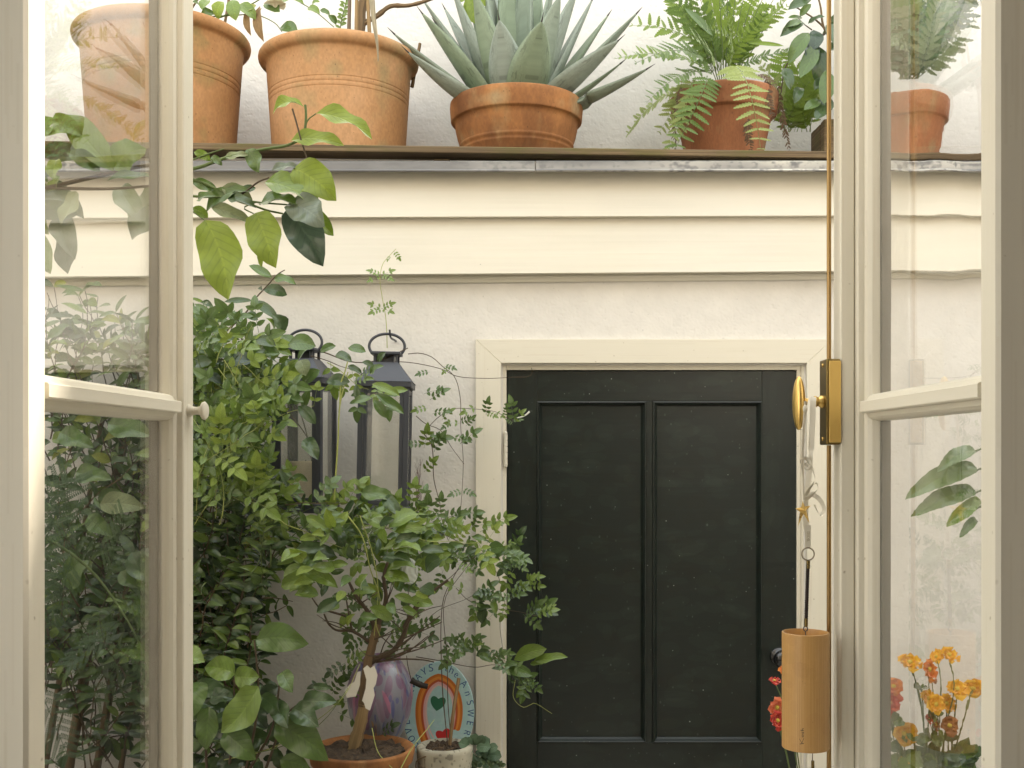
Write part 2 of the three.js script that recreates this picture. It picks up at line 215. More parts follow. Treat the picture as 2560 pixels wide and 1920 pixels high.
// ---------------------------------------------------------------- garden store: rendered wall, weatherboards, flashing, cupboard door
const D = 2.75;
const store = thing('garden_store', 'low white garden store with cream weatherboards, zinc edge and black cupboard door', 'building', [0, 0, -2.8]);
{
  const yTop = Y(396, D), w = new THREE.Shape(); w.moveTo(-2.2, 0); w.lineTo(2.2, 0); w.lineTo(2.2, yTop); w.lineTo(-2.2, yTop); w.closePath();
  const x0 = X(1258, D), x1 = X(2010, D), y1 = Y(913, D), h = new THREE.Path(); h.moveTo(x0, 0.04); h.lineTo(x0, y1); h.lineTo(x1, y1); h.lineTo(x1, 0.04); h.closePath(); w.holes.push(h);
  part('wall', planarUV(extrude(w, 0.14).translate(0, 0, -D - 0.14)), M.render, store);
  part('roof', box(-2.2, 2.2, yTop - 0.05, yTop - 0.004, -3.2, -2.892), M.felt, store);
  const tilt = (m, a) => { m.geometry.translate(0, -yTop, 0).rotateZ(a).translate(0, yTop, 0); };
  // weatherboards, each lapped over the one below
  const b1 = Y(541, 2.706), b1t = Y(404, 2.73), b2 = Y(683, 2.708), b2t = Y(526, 2.73);
  const lap = (yb, yt, zf) => [[zf, yb], [zf - 0.001, yb + 0.006], [zf - 0.021, yt], [zf - 0.036, yt], [zf - 0.02, yb], [zf - 0.006, yb - 0.001]];
  tilt(part('weatherboard', alongX(lap(b1, b1t, -2.706), -2.2, 2.2), M.board, store), 0.003);
  tilt(part('weatherboard', alongX(lap(b2, b2t, -2.708), -2.2, 2.2), M.board, store), 0.007);
  const m0 = Y(680, 2.735), m1 = Y(705, 2.74);
  tilt(part('moulding', alongX([[-2.749, m1], [-2.742, m1], [-2.740, m1 + 0.004], [-2.739, lerp(m1, m0, 0.35)], [-2.733, lerp(m1, m0, 0.45)], [-2.735, lerp(m1, m0, 0.75)], [-2.728, m0], [-2.749, m0 + 0.01]], -2.2, 2.2), M.board, store), 0.0088);
  // zinc edge in two lengths with a welted joint
  const za = Y(401, 2.68), zb = Y(427, 2.68), zj = X(1338, 2.69);
  const drip = (o) => [[-2.684 + o, za], [-2.680 + o, za - 0.003], [-2.678 + o, zb + 0.004], [-2.673 + o, zb - 0.001], [-2.675 + o, zb - 0.004], [-2.684 + o, zb - 0.002], [-2.704, za - 0.01], [-2.9, za - 0.012], [-2.9, za + 0.001]];
  M.zinc.map.repeat.set(0.45, 14); 
  part('flashing', alongX(drip(0), -2.2, zj - 0.001), M.zinc, store);
  part('flashing', alongX(drip(0.0015), zj + 0.001, 2.2), M.zinc, store);
  // mitred casing round the cupboard
  const dc = 2.737, cx = [X(1189, dc), X(1253, dc), X(2017, dc), X(2081, dc)], cy = [Y(848, dc), Y(908, dc), 0.0];
  const flat = (pts) => planarUV(new THREE.ExtrudeGeometry(shapeOf(pts), { depth: 0.0105, bevelEnabled: true, bevelThickness: 0.0015, bevelSize: 0.0012, bevelOffset: -0.0012, bevelSegments: 1 }).translate(0, 0, -2.7495 + 0.0015));
  part('casing', swapUV(flat([[cx[0], cy[2]], [cx[1], cy[2]], [cx[1], cy[1]], [cx[0], cy[0]]])), M.casing, store);
  part('casing', swapUV(flat([[cx[2], cy[2]], [cx[3], cy[2]], [cx[3], cy[0]], [cx[2], cy[1]]])), M.casing, store);
  part('casing', flat([[cx[0], cy[0]], [cx[1], cy[1]], [cx[2], cy[1]], [cx[3], cy[0]]]), M.casing, store);
  // stepped lining inside it
  const dl = 2.752, l0 = X(1255, dl), l1 = X(1266, dl), l2 = X(1994, dl), l3 = X(2015, dl), lt = Y(909, dl), lb = Y(924, dl);
  part('lining', swapUV(box(l0, l1, 0.04, lt, -2.85, -2.7535)), M.casing, store);
  part('lining', swapUV(box(l2, l2 + 0.0095, 0.04, lt, -2.85, -2.7585)), M.casing, store);
  part('lining', swapUV(box(l2 + 0.0100, l3, 0.04, lt, -2.85, -2.7525)), M.casing, store);
  part('lining', box(l1 + 0.0005, l2 - 0.0005, lb, lt, -2.85, -2.7565), M.casing, store);
  // the cupboard door
  const dd = 2.766, dx0 = X(1268, dd), dx1 = X(1992, dd), dyt = Y(927, dd), dyb = 0.05, zf = -dd, zp = -2.777;
  const door = part('door', box(dx0 + 0.002, dx1 - 0.002, dyb + 0.002, dyt - 0.002, -2.80, zp), M.door, store);
  door.userData.label = 'black two panel cupboard door spotted with white specks';
  const pl = [X(1343, dd), X(1615, dd)], pr = [X(1632, dd), X(1905, dd)], pt = Y(1003, dd), pb = Y(1857, dd);
  const on = (n, g, m = M.door) => part(n, g, m, door);
  on('stile', swapUV(box(dx0, pl[0], dyb, dyt, -2.79, zf, 0.0012))); on('stile', swapUV(box(pr[1], dx1, dyb, dyt, -2.79, zf, 0.0012)));
  on('stile', swapUV(box(pl[1], pr[0], pb, pt, -2.79, zf - 0.0004, 0.0012)));
  on('rail', box(pl[0], pr[1], pt, dyt, -2.79, zf - 0.0002, 0.0012)); on('rail', box(pl[0], pr[1], dyb, pb, -2.79, zf - 0.0002, 0.0012));
  for (const [a, b] of [pl, pr]) {                       // ovolo beads round each panel, mitred
    const s = 0.0125, z0 = zp, z1 = zf + 0.0035;
    const bead = (pts) => { // outer edge a-b, inner edge c-d, section rising towards the frame
      const g = new THREE.BufferGeometry(), pos = [], sec = [[0, -0.004, 0], [0.0006, 0, 0.06], [0.0035, 0.0012, 0.3], [0.006, -0.002, 0.55], [0.0075, -0.0072, 0.7], [s, z0 - z1 + 0.0008, 1]];
      const [A, B, n] = pts; const q = (i, e) => [lerp(A[0], B[0], e) , lerp(A[1], B[1], e)];
      const len = Math.hypot(B[0] - A[0], B[1] - A[1]), tx = (B[0] - A[0]) / len, ty = (B[1] - A[1]) / len;
      const at = (e, [o, z]) => [e ? B[0] - tx * o + n[0] * o : A[0] + tx * o + n[0] * o, e ? B[1] - ty * o + n[1] * o : A[1] + ty * o + n[1] * o, z1 + z];
      for (let i = 0; i + 1 < sec.length; i++) { const p0 = at(0, sec[i]), p1 = at(1, sec[i]), p2 = at(1, sec[i + 1]), p3 = at(0, sec[i + 1]); pos.push(...p0, ...p1, ...p2, ...p0, ...p2, ...p3); }
      g.setAttribute('position', new THREE.Float32BufferAttribute(pos, 3)); g.computeVertexNormals(); return planarUV(g);
    };
    on('bead', bead([[a, pb], [b, pb], [0, 1]])); on('bead', bead([[b, pb], [b, pt], [-1, 0]])); on('bead', bead([[b, pt], [a, pt], [0, -1]])); on('bead', bead([[a, pt], [a, pb], [1, 0]]));
  }
  const k = P(1946, 1650, 2.72), kn = lathe([[0.0, 0.055], [0.012, 0.053], [0.021, 0.046], [0.0235, 0.037], [0.020, 0.028], [0.010, 0.022], [0.008, 0.010], [0.022, 0.007], [0.024, 0.0]], 32).rotateX(Math.PI / 2).translate(X(1948, dd), k.y, zf);
  on('knob', kn, M.black).userData.label = 'glossy black round knob';
  const hy0 = Y(1163, 2.75), hy1 = Y(1085, 2.75), hx = X(1264, 2.75), hg = [];
  for (let i = 0; i < 5; i++) hg.push(new THREE.CylinderGeometry(0.0052, 0.0052, (hy1 - hy0) / 5 - 0.0012, 14).translate(hx, lerp(hy0, hy1, (i + 0.5) / 5), -2.7455));
  hg.push(new THREE.SphereGeometry(0.005, 12, 8).translate(hx, hy1 + 0.002, -2.7455), new THREE.SphereGeometry(0.005, 12, 8).translate(hx, hy0 - 0.002, -2.7455));
  on('hinge', joined(hg), M.casing);
}
{
  const t = thing('neighbour_wall', 'tall white rendered wall rising behind the row of pots', 'wall', [0, 0, -3.3]);
  part('wall', box(-4.5, 6.5, 0, 5.6, -3.5, -3.2), M.render, t);
}
{
  const a = thing('side_wall', 'white rendered courtyard wall past the climbing jasmine', 'wall', [-2.3, 0, -2]); part('wall', box(-2.35, -2.2, 0, 2.3, -3.19, -1.1), M.render, a);
  const b = thing('side_wall', 'white rendered courtyard wall past the orange flowers', 'wall', [2.3, 0, -2]); part('wall', box(2.2, 2.35, 0, 2.3, -3.19, -1.1), M.render, b);
}
// ---------------------------------------------------------------- the shelf that carries the pots
const SLOPE = -0.0134, SHELF = Y(367, 2.682);
const shelfY = (x) => SHELF + SLOPE * x;
{
  const t = thing('plank_shelf', 'weathered timber plank shelf raised on battens above the zinc edge', 'shelf', [0, SHELF, -2.9]); t.rotation.z = SLOPE;
  M.plank.map.repeat.set(0.8, 9);
  const pb = (z0, z1) => { const g = box(-2.15, 2.15, -0.017, 0, z0 + 2.9, z1 + 2.9, 0.003); return g; };
  mesh('plank', pb(-2.845, -2.682), M.plank, t); mesh('plank', pb(-3.015, -2.852), M.plank, t); mesh('plank', pb(-3.185, -3.022), M.plank, t);
  for (const x of [-1.9, -1.35, X(1105, 2.72), 0.45, 1.0, 1.6]) mesh('batten', box(x - 0.02, x + 0.02, Math.min(-0.025, Y(402, 2.696) - shelfY(x)), -0.0215, 2.9 - 3.17, 2.9 - 2.72, 0.001), M.plank, t);
  mesh('bearer', box(-2.1, 0.2, -0.036, -0.0215, 2.9 - 2.80, 2.9 - 2.765), M.darkwood, t);
}
// ---------------------------------------------------------------- the two open casements
const LW = 0.46, LB = 0.52, LT = 1.84;
function casement(s, label, pane) {
  const t = thing('casement_window', label, 'window', [s * 0.467, LB, -1.04], 'window leaves standing open'); delete t.userData.group;
  t.rotation.y = -s * ((s > 0 ? 90.2 : 87) * Math.PI / 180);
  const g = (geo) => s > 0 ? mirrorX(geo) : geo, H = LT - LB, yb = CY + 0.066 - LB;
  const prof = [[0, 0], [0.035, 0], [0.0365, -0.0015], [0.0365, -0.009], [0.039, -0.0095], [0.0425, -0.012], [0.0455, -0.017], [0.047, -0.025], [0.047, -0.043], [0, -0.043]];
  mesh('stile', g(swapUV(alongY(prof, 0, H))), M.sash, t);
  mesh('stile', g(swapUV(alongY(prof.map(([x, z]) => [LW - x, z]).reverse(), 0, H))), M.sash, t);
  const rail = (y, d, w) => { const k = w - 0.035; return [[0, y], [0, y + d * (0.035 + k)], [-0.0015, y + d * (0.0365 + k)], [-0.009, y + d * (0.0365 + k)], [-0.012, y + d * (0.0425 + k)], [-0.017, y + d * (0.0455 + k)], [-0.025, y + d * (0.047 + k)], [-0.043, y + d * (0.047 + k)], [-0.043, y]]; };
  const fix = (p, d) => d > 0 ? p.reverse() : p;
  mesh('rail', g(alongX(fix(rail(0, 1, 0.05), 1), 0.0365, LW - 0.0365)), M.sash, t);
  mesh('rail', g(alongX(fix(rail(H, -1, 0.04), -1), 0.0365, LW - 0.0365)), M.sash, t);
  const b = 0.0065; // glazing bar: flat nose, ovolo to both sides
  const half = [[0, b], [-0.0015, b + 0.0015], [-0.009, b + 0.002], [-0.012, b + 0.0075], [-0.017, b + 0.0105], [-0.025, b + 0.012], [-0.043, b + 0.012]];
  mesh('glazing_bar', g(alongX([...half.map(([z, y]) => [z, yb - y]), ...half.slice().reverse().map(([z, y]) => [z, yb + y])], 0.044, LW - 0.044)), M.sash, t);
  for (const [y0, y1] of [[0.062, yb - b - 0.0118], [yb + b + 0.0118, H - 0.0525]]) {
    const geo = new THREE.BoxGeometry(LW - 0.094, y1 - y0, 0.0034).translate(LW / 2, (y0 + y1) / 2, -0.0285);
    const o = mesh('pane', g(planarUV(geo, 0.8)), pane, t);
    const pz0 = -0.0425, pz1 = -0.0306, e = 0.0465;
    for (const [a, c] of [[e, e + 0.004], [LW - e - 0.004, LW - e]]) mesh('putty', g(box(a, c, y0, y1, pz0, pz1)), M.putty, o);
  }
  return { t, g, H };
}
const leafA = casement(-1, 'open cream casement with a small turned knob beside the climbing jasmine', M.pane);
const leafB = casement(1, 'open cream casement carrying the long brass bolt and oval handle', M.paneOld);
{ // turned wooden knob on the plain leaf
  const y = Y(1027, 1.48) - LB, k = lathe([[0, 0.026], [0.010, 0.0255], [0.0128, 0.023], [0.0118, 0.0200], [0.0062, 0.0165], [0.0052, 0.012], [0.0062, 0.006], [0.0088, 0.002], [0.009, 0]], 28).rotateX(Math.PI / 2).translate(LW - 0.018, y, 0);
  mesh('knob', k, M.sash, leafA.t).userData.label = 'small turned cream knob';
}
{ // cover strip, brass bolt, case and oval handle on the other
  const { t, g, H } = leafB;
  mesh('cover_strip', g(swapUV(box(LW - 0.026, LW + 0.008, 0.002, H - 0.002, 0.0005, 0.020, 0.0025))), M.sash, t);
  const zr = 0.031, xr = LW - 0.009, yk = Y(1003, 1.475) - LB, c0 = Y(1112, 1.475) - LB, c1 = Y(897, 1.475) - LB;
  const rod = (a, b) => g(new THREE.CylinderGeometry(0.0031, 0.0031, b - a, 16).translate(xr, (a + b) / 2, zr));
  mesh('bolt_rod', rod(0.01, c0 - 0.0005), M.copper, t); mesh('bolt_rod', rod(c1 + 0.0005, H - 0.01), M.copper, t);
  const cs = mesh('bolt_case', g(box(LW - 0.028, LW + 0.006, c0, c1, 0.0205, 0.040, 0.0022)), M.brassOld, t);
  mesh('face_plate', g(box(LW - 0.030, LW - 0.0282, c0 + 0.003, c1 - 0.003, 0.0205, 0.0365, 0.0008)), M.brass, cs);
  for (const y of [c0 + 0.008, c1 - 0.008]) mesh('screw', g(new THREE.SphereGeometry(0.0028, 12, 8).scale(1, 1, 0.5).translate(LW - 0.012, y, 0.0405)), M.brass, cs);
  const sp = lathe([[0.0085, 0], [0.0088, 0.003], [0.0066, 0.0055], [0.0066, 0.008], [0.0078, 0.0095], [0.0078, 0.0115], [0.0048, 0.013], [0.0045, 0.022], [0.0056, 0.024], [0.0056, 0.026]], 24).rotateX(Math.PI / 2).translate(LW - 0.011, yk, 0.040);
  const hd = mesh('handle', g(planarUV(sp)), M.brass, t);
  const ov = new THREE.SphereGeometry(1, 40, 28); ov.scale(0.0135, 0.0372, 0.0085).translate(LW - 0.011, yk - 0.002, 0.040 + 0.033);
  mesh('oval_grip', g(planarUV(ov)), M.brass, hd);
}
// ---------------------------------------------------------------- leaves
// unit leaf: base at 0, tip at (0,1,0), face towards +z; arch bows it, fold makes a valley along the rib
function leafGeo({ w = 0.4, peak = 0.45, sharp = 1, arch = 0.08, fold = 0.25, bend = 0, wave = 0, twist = 0, nl = 7, nw = 2, stalk = 0, droopTip = 0, teeth = 0 } = {}) {
  const pos = [], uv = [], idx = [], a = peak / (1 - peak), cols = nw * 2 + 1;
  const mx = Math.pow(peak, a) * (1 - peak), prof = (t) => Math.pow(Math.max(0, Math.pow(t, a) * (1 - t) / mx), 0.62 * sharp);
  for (let i = 0; i <= nl; i++) {
    const t0 = i / nl, t = t0, s = stalk ? clamp((t - stalk) / (1 - stalk)) : t; let hw = w / 2 * (i === nl ? 0.01 : Math.max(stalk && t <= stalk ? 0.025 / w * 0.5 : 0.015, prof(s)));
    if (teeth) hw *= 1 - teeth * (i % 2);
    const cx = bend * 4 * t * (1 - t), cz = arch * 4 * t * (1 - t) - droopTip * t * t * t, tw = twist * t;
    for (let k = 0; k < cols; k++) {
      const q = (k - nw) / nw, x = q * hw, z = fold * Math.abs(x) + wave * Math.sin(t * 9 + (q > 0 ? 1.5 : 0)) * Math.abs(q) * hw;
      pos.push(cx + x * Math.cos(tw) - z * Math.sin(tw), t, cz + z * Math.cos(tw) + x * Math.sin(tw)); uv.push(0.5 + q * 0.5, t);
    }
  }
  for (let i = 0; i < nl; i++) for (let k = 0; k < cols - 1; k++) { const b = i * cols + k; idx.push(b, b + 1, b + cols, b + 1, b + cols + 1, b + cols); }
  const g = new THREE.BufferGeometry(); g.setAttribute('position', new THREE.Float32BufferAttribute(pos, 3)); g.setAttribute('uv', new THREE.Float32BufferAttribute(uv, 2)); g.setIndex(idx); g.computeVertexNormals(); return g;
}
const basis = (pos, dir, normal, s, sw = s) => {
  const y = dir.clone().normalize(), z = normal.clone().sub(y.clone().multiplyScalar(normal.dot(y))); if (z.lengthSq() < 1e-6) z.set(1, 0.2, 0.1).cross(y); z.normalize();
  const x = y.clone().cross(z); return new THREE.Matrix4().makeBasis(x.multiplyScalar(sw), y.multiplyScalar(s), z.multiplyScalar(sw)).setPosition(pos);
};
class Plant {
  constructor(name, label, category, base, group) { this.t = thing(name, label, category, [base.x, base.y, base.z], group); this.base = base; this.list = []; }
  leaf(geo, mat, pos, dir, normal, s, sw) { this.list.push({ geo, mat, m: basis(pos, dir, normal, s, sw), size: s / Math.max(0.5, -pos.z), x: pos.x }); return this; }
  // a leaf between two points of the photograph at distance d; dz moves the tip towards (+) or away from the eye
  leafPx(geo, mat, b, e, d, o = {}) {
    const p = P(b[0], b[1], d), q = P(e[0], e[1], d - (o.dz || 0)), dir = q.clone().sub(p), n = V(0, o.up ?? 0.35, 1).normalize().applyAxisAngle(dir.clone().normalize(), o.roll || 0);
    return this.leaf(geo, mat, p, dir, n, dir.length(), dir.length() * (o.w || 1));
  }
  stem(pts, r0, r1, mat, name = 'stem', knob = 0, rad = 6) { this.t.add(Object.assign(new THREE.Mesh(tube(pts, r0, r1, 0, rad, knob).translate(-this.base.x, -this.base.y, -this.base.z), mat), { name, castShadow: true, receiveShadow: true })); return this; }
  done(most = 300, name = 'leaf') {
    const shift = new THREE.Matrix4().makeTranslation(-this.base.x, -this.base.y, -this.base.z), rest = new Map();
    this.list.sort((a, b) => b.size - a.size).forEach((l, i) => {
      const m = shift.clone().multiply(l.m);
      if (i < most) { const o = new THREE.Mesh(l.geo, l.mat); o.name = name; o.castShadow = o.receiveShadow = true; m.decompose(o.position, o.quaternion, o.scale); this.t.add(o); }
      else { if (!rest.has(l.mat)) rest.set(l.mat, []); rest.get(l.mat).push(l.geo.clone().applyMatrix4(m)); }
    });
    for (const [mat, gs] of rest) { const o = mesh('foliage', joined(gs), mat, this.t); o.userData.kind = 'stuff'; }
    return this;
  }
}
const G = {};
G.oval = [0, 1, 2, 3, 4, 5].map((i) => leafGeo({ w: 0.46 + 0.03 * (i % 3), peak: 0.46, arch: 0.05 + 0.03 * i, fold: 0.2 + 0.06 * i, bend: (i - 2.5) * 0.025, wave: 0.06 * i, twist: (i - 2.5) * 0.16, stalk: 0.06, sharp: 1.05 }));
G.lance = [0, 1, 2, 3, 4].map((i) => leafGeo({ w: 0.37 + 0.03 * (i % 3), peak: 0.4, arch: 0.04 + 0.04 * i, fold: 0.3, bend: (i - 2) * 0.045, wave: 0.05 * i, twist: (i - 2) * 0.2, sharp: 1.25, stalk: 0.04 }));
G.broad = [0, 1, 2, 3].map((i) => leafGeo({ w: 0.56 + 0.04 * i, peak: 0.40, arch: 0.05 + 0.05 * i, fold: 0.22, bend: (i - 1.5) * 0.05, wave: 0.24, twist: (i - 1.5) * 0.3, nl: 10, nw: 3, sharp: 1.3 }));
G.lemon = [0, 1, 2, 3].map((i) => leafGeo({ w: 0.5, peak: 0.45, arch: 0.06 + 0.06 * i, fold: 0.24 + 0.08 * i, bend: (i - 1.5) * 0.04, wave: 0.36, twist: (i - 1.5) * 0.35, nl: 10, nw: 3, sharp: 1.25 }));
// one pinnate jasmine leaf: pairs of leaflets and a long end one, a single mesh
function pinnate(pairs, i) {
  const gs = [], lf = leafGeo({ w: 0.52, peak: 0.36, arch: 0.05, fold: 0.25, nl: 5, nw: 1, sharp: 1.25 });
  const put = (t, side, len) => { const c = lf.clone(); c.applyMatrix4(basis(V(0, t, 0.10 * 4 * t * (1 - t)), V(side * 0.95, side ? 0.42 : 1, side ? 0.05 : -0.25), V(0, side ? -0.1 : 0.2, 1), len)); gs.push(c); };
  for (let k = 0; k < pairs; k++) { const t = 0.22 + 0.5 * k / Math.max(1, pairs - 1); for (const s of [-1, 1]) put(t, s, lerp(0.30, 0.37, k / pairs) * (0.9 + 0.2 * hash(k, i, s + 5))); }
  put(0.70, 0, 0.52);
  gs.push(tube([V(0, 0, 0), V(0, 0.4, 0.09), V(0, 0.75, 0.07)], 0.010, 0.006, 5, 3));
  return joined(gs);
}
G.pinnate = [pinnate(3, 0), pinnate(2, 1), pinnate(3, 2)];
// fern frond in its own frame: rachis along y bowing forward, toothed pinnae in pairs
function frond({ n = 17, w = 0.42, arch = 0.25, droop = 0.15, curl = 0, sd = 1 }) {
  const gs = [], pin = leafGeo({ w: 0.33, peak: 0.3, arch: 0.02, fold: 0.1, nl: 13, nw: 1, teeth: 0.45, sharp: 0.85 });
  const c = (t) => V(curl * t * t, t, arch * 4 * t * (1 - t) * 0.5 - droop * t * t);
  for (let k = 0; k < n; k++) {
    const t = 0.10 + 0.88 * Math.pow(k / (n - 1), 0.95), p = c(t), L = w * 0.5 * Math.pow(Math.sin(Math.PI * clamp(0.16 + 0.84 * (1 - t) * 0.62 + 0.02)), 1.0) * (t > 0.9 ? (1 - t) * 7 + 0.3 : 1);
    for (const s of [-1, 1]) if (hash(k, s + 3, sd * 7) > 0.05) gs.push(pin.clone().applyMatrix4(basis(p, V(s, 0.22 + 0.42 * hash(k, s, 8 * sd), -0.3 + 0.5 * hash(k, s, 3 * sd)), V(0.4 * (hash(k, s, 5 * sd) - 0.5), 0.1, 1), L * (0.78 + 0.36 * hash(k, s, 9 * sd)))));
  }
  gs.push(tube([0, 0.25, 0.5, 0.75, 1].map(c), 0.007, 0.002, 10, 4)); return joined(gs);
}
G.frond = [frond({}), frond({ n: 15, w: 0.5, arch: 0.4, curl: 0.1, sd: 2 }), frond({ n: 19, w: 0.36, arch: 0.15, droop: 0.25, curl: -0.12, sd: 3 }), frond({ n: 13, w: 0.46, arch: 0.3, droop: 0.3, curl: 0.2, sd: 4 }), frond({ n: 16, w: 0.38, arch: 0.5, curl: -0.2, sd: 5 })];
// finely divided mimosa leaf
function feather(n = 8, w = 0.5) {
  const gs = [], lf = leafGeo({ w: 0.30, nl: 2, nw: 1, arch: 0, fold: 0 });
  for (let k = 0; k < n; k++) for (const s of [-1, 1]) {
    const t = 0.14 + 0.82 * k / (n - 1), L = w * (0.55 + 0.45 * Math.sin(Math.PI * (0.25 + 0.65 * t))) * 0.5 * 1.6, d = V(s * 0.8, 0.62, -0.06).normalize(), p = V(0, t, 0);
    for (let q = 1; q < 15; q++) for (const e of [-1, 1]) { const side = V(d.y * e, -d.x * e, 0); gs.push(lf.clone().applyMatrix4(basis(p.clone().addScaledVector(d, L * q / 15), side.addScaledVector(d, 0.55), V(0.1 * e, 0, 1), 0.052 * (1 - 0.4 * q / 15), 0.06))); }
    gs.push(tube([p, p.clone().addScaledVector(d, L)], 0.004, 0.0015, 1, 3));
  }
  gs.push(tube([V(0, 0, 0), V(0, 0.5, 0), V(0, 1, 0)], 0.009, 0.004, 3, 3)); return joined(gs);
}
G.feather = [feather(8, 0.5), feather(6, 0.62)];
const L = {
  dark: leafMat(0.028, 0.060, 0.013), deep: leafMat(0.050, 0.106, 0.017), mid: leafMat(0.098, 0.182, 0.022), bright: leafMat(0.20, 0.315, 0.026, { transmission: 0.4 }), lime: leafMat(0.31, 0.42, 0.045, { transmission: 0.45, clearcoat: 0.3 }),
  yellow: leafMat(0.36, 0.40, 0.05, { transmission: 0.5, clearcoat: 0.3 }), pale: leafMat(0.27, 0.32, 0.15, { clearcoat: 0.3 }), grey: leafMat(0.15, 0.20, 0.12), blue: leafMat(0.065, 0.115, 0.065),
  fern: leafMat(0.24, 0.36, 0.03, { clearcoat: 0.1, transmission: 0.4 }), fernDeep: leafMat(0.13, 0.225, 0.025, { clearcoat: 0.1, transmission: 0.35 }), fernPale: leafMat(0.38, 0.46, 0.13, { clearcoat: 0.1, transmission: 0.35 }), dry: leafMat(0.17, 0.105, 0.055, { clearcoat: 0, transmission: 0.2 }), brown: leafMat(0.32, 0.20, 0.08, { clearcoat: 0.1, transmission: 0.3 }),
};
// ---------------------------------------------------------------- pots
function pot(name, label, cx, d, mat, prof, soilAt, opts = {}) {      // profile [radius, height], outside from the foot up
  const y = opts.y ?? shelfY(cx), t = thing(name, label, 'plant pot', [cx, y, -d]);
  const top = prof[prof.length - 1], inner = [[top[0] - 0.006, top[1] + 0.001], [top[0] - 0.016, top[1] - 0.006], [Math.max(0.02, top[0] - 0.03), soilAt - 0.02]];
  const g = lathe([[0.0, 0.001], ...prof, ...inner, [0, soilAt - 0.021]], 72); const uv = g.attributes.uv; const gp = g.attributes.position; for (let i = 0; i < uv.count; i++) uv.setXY(i, uv.getX(i) * (opts.rep || 1) + (opts.off || 0), gp.getY(i) * 2.4);
  mesh('body', g, mat, t).rotation.y = opts.turn || 0;
  const sg = new THREE.CircleGeometry(top[0] - 0.014, 40, 0, Math.PI * 2), so = new THREE.RingGeometry(0.001, top[0] - 0.0165, 40, 8); const sp = so.attributes.position; for (let i = 0; i < sp.count; i++) sp.setZ(i, 0.012 * (hash(Math.round(sp.getX(i) * 900), Math.round(sp.getY(i) * 900), 4) - 0.3)); so.rotateX(-Math.PI / 2).translate(0, soilAt, 0); so.computeVertexNormals(); sg.dispose();
  mesh('soil', so, M.soil, t); return t;
}
const rings = (ys, r, h) => (p) => p;                               // (kept simple: grooves are part of the profiles below)
function flowerpot(R, rb, H, rim, grooves) {                        // straight tapering pot with a rolled rim and incised rings
  const rt = R - rim * 0.62, p = [[rb - 0.006, 0], [rb, 0.005]], body = (y) => lerp(rb, rt, y / (H - rim));
  for (const gy of grooves) for (const [dy, dr] of [[-0.0022, 0], [-0.0012, -0.0016], [0.0012, -0.0016], [0.0022, 0]]) p.push([body(gy * H + dy) + dr, gy * H + dy]);
  p.push([rt, H - rim * 1.15]); for (let k = 0; k <= 8; k++) { const a = -Math.PI * 0.5 + k / 8 * Math.PI; p.push([R - rim * 0.5 + Math.cos(a) * rim * 0.5, H - rim * 0.5 + Math.sin(a) * rim * 0.5]); }
  return p.sort((u, v) => 0);
}
const xA = X(407, 2.90), xB = X(848, 2.93), xC = X(1291, 2.90), xD = X(1810, 2.95), xE = X(2262, 2.95);
pot('terracotta_pot', 'large ochre terracotta pot with rolled rim holding the rose canes', xA, 2.90, M.clayOchre, flowerpot(0.231, 0.188, 0.345, 0.034, [0.56, 0.60, 0.64]), 0.31, { rep: 2 });
pot('terracotta_pot', 'large pale tan terracotta pot holding a staked trunk', xB, 2.93, M.clayTan, flowerpot(0.215, 0.176, 0.308, 0.034, [0.55, 0.59, 0.63]), 0.28, { rep: 2, off: 0.3 });
pot('terracotta_bowl', 'wide rust stained terracotta bowl planted with the agave', xC, 2.90, M.clayRust, [[0.128, 0], [0.134, 0.006], [0.141, 0.026], [0.146, 0.040], [0.149, 0.0425], [0.1495, 0.047], [0.1485, 0.0495], [0.151, 0.054], [0.1535, 0.0565], [0.1535, 0.061], [0.152, 0.064], [0.158, 0.080], [0.1635, 0.105], [0.1645, 0.120], [0.172, 0.1215], [0.1755, 0.125], [0.1785, 0.160], [0.1775, 0.172], [0.174, 0.176]], 0.155, { rep: 2, off: 0.1 });
pot('terracotta_pot', 'smaller red terracotta pot overhung by fern fronds', xD, 2.95, M.clayRed, [[0.088, 0], [0.094, 0.006], [0.127, 0.158], [0.130, 0.160], [0.138, 0.162], [0.1415, 0.166], [0.1445, 0.195], [0.1455, 0.1965], [0.146, 0.215], [0.143, 0.220]], 0.20, { rep: 2, off: 0.6 });
pot('terracotta_pot', 'mottled terracotta pot standing past the timber planter box', xE, 2.95, M.clayRed, [[0.07, 0], [0.076, 0.006], [0.107, 0.15], [0.110, 0.152], [0.118, 0.155], [0.123, 0.205], [0.12, 0.21]], 0.19, { rep: 2, off: 0.8 });
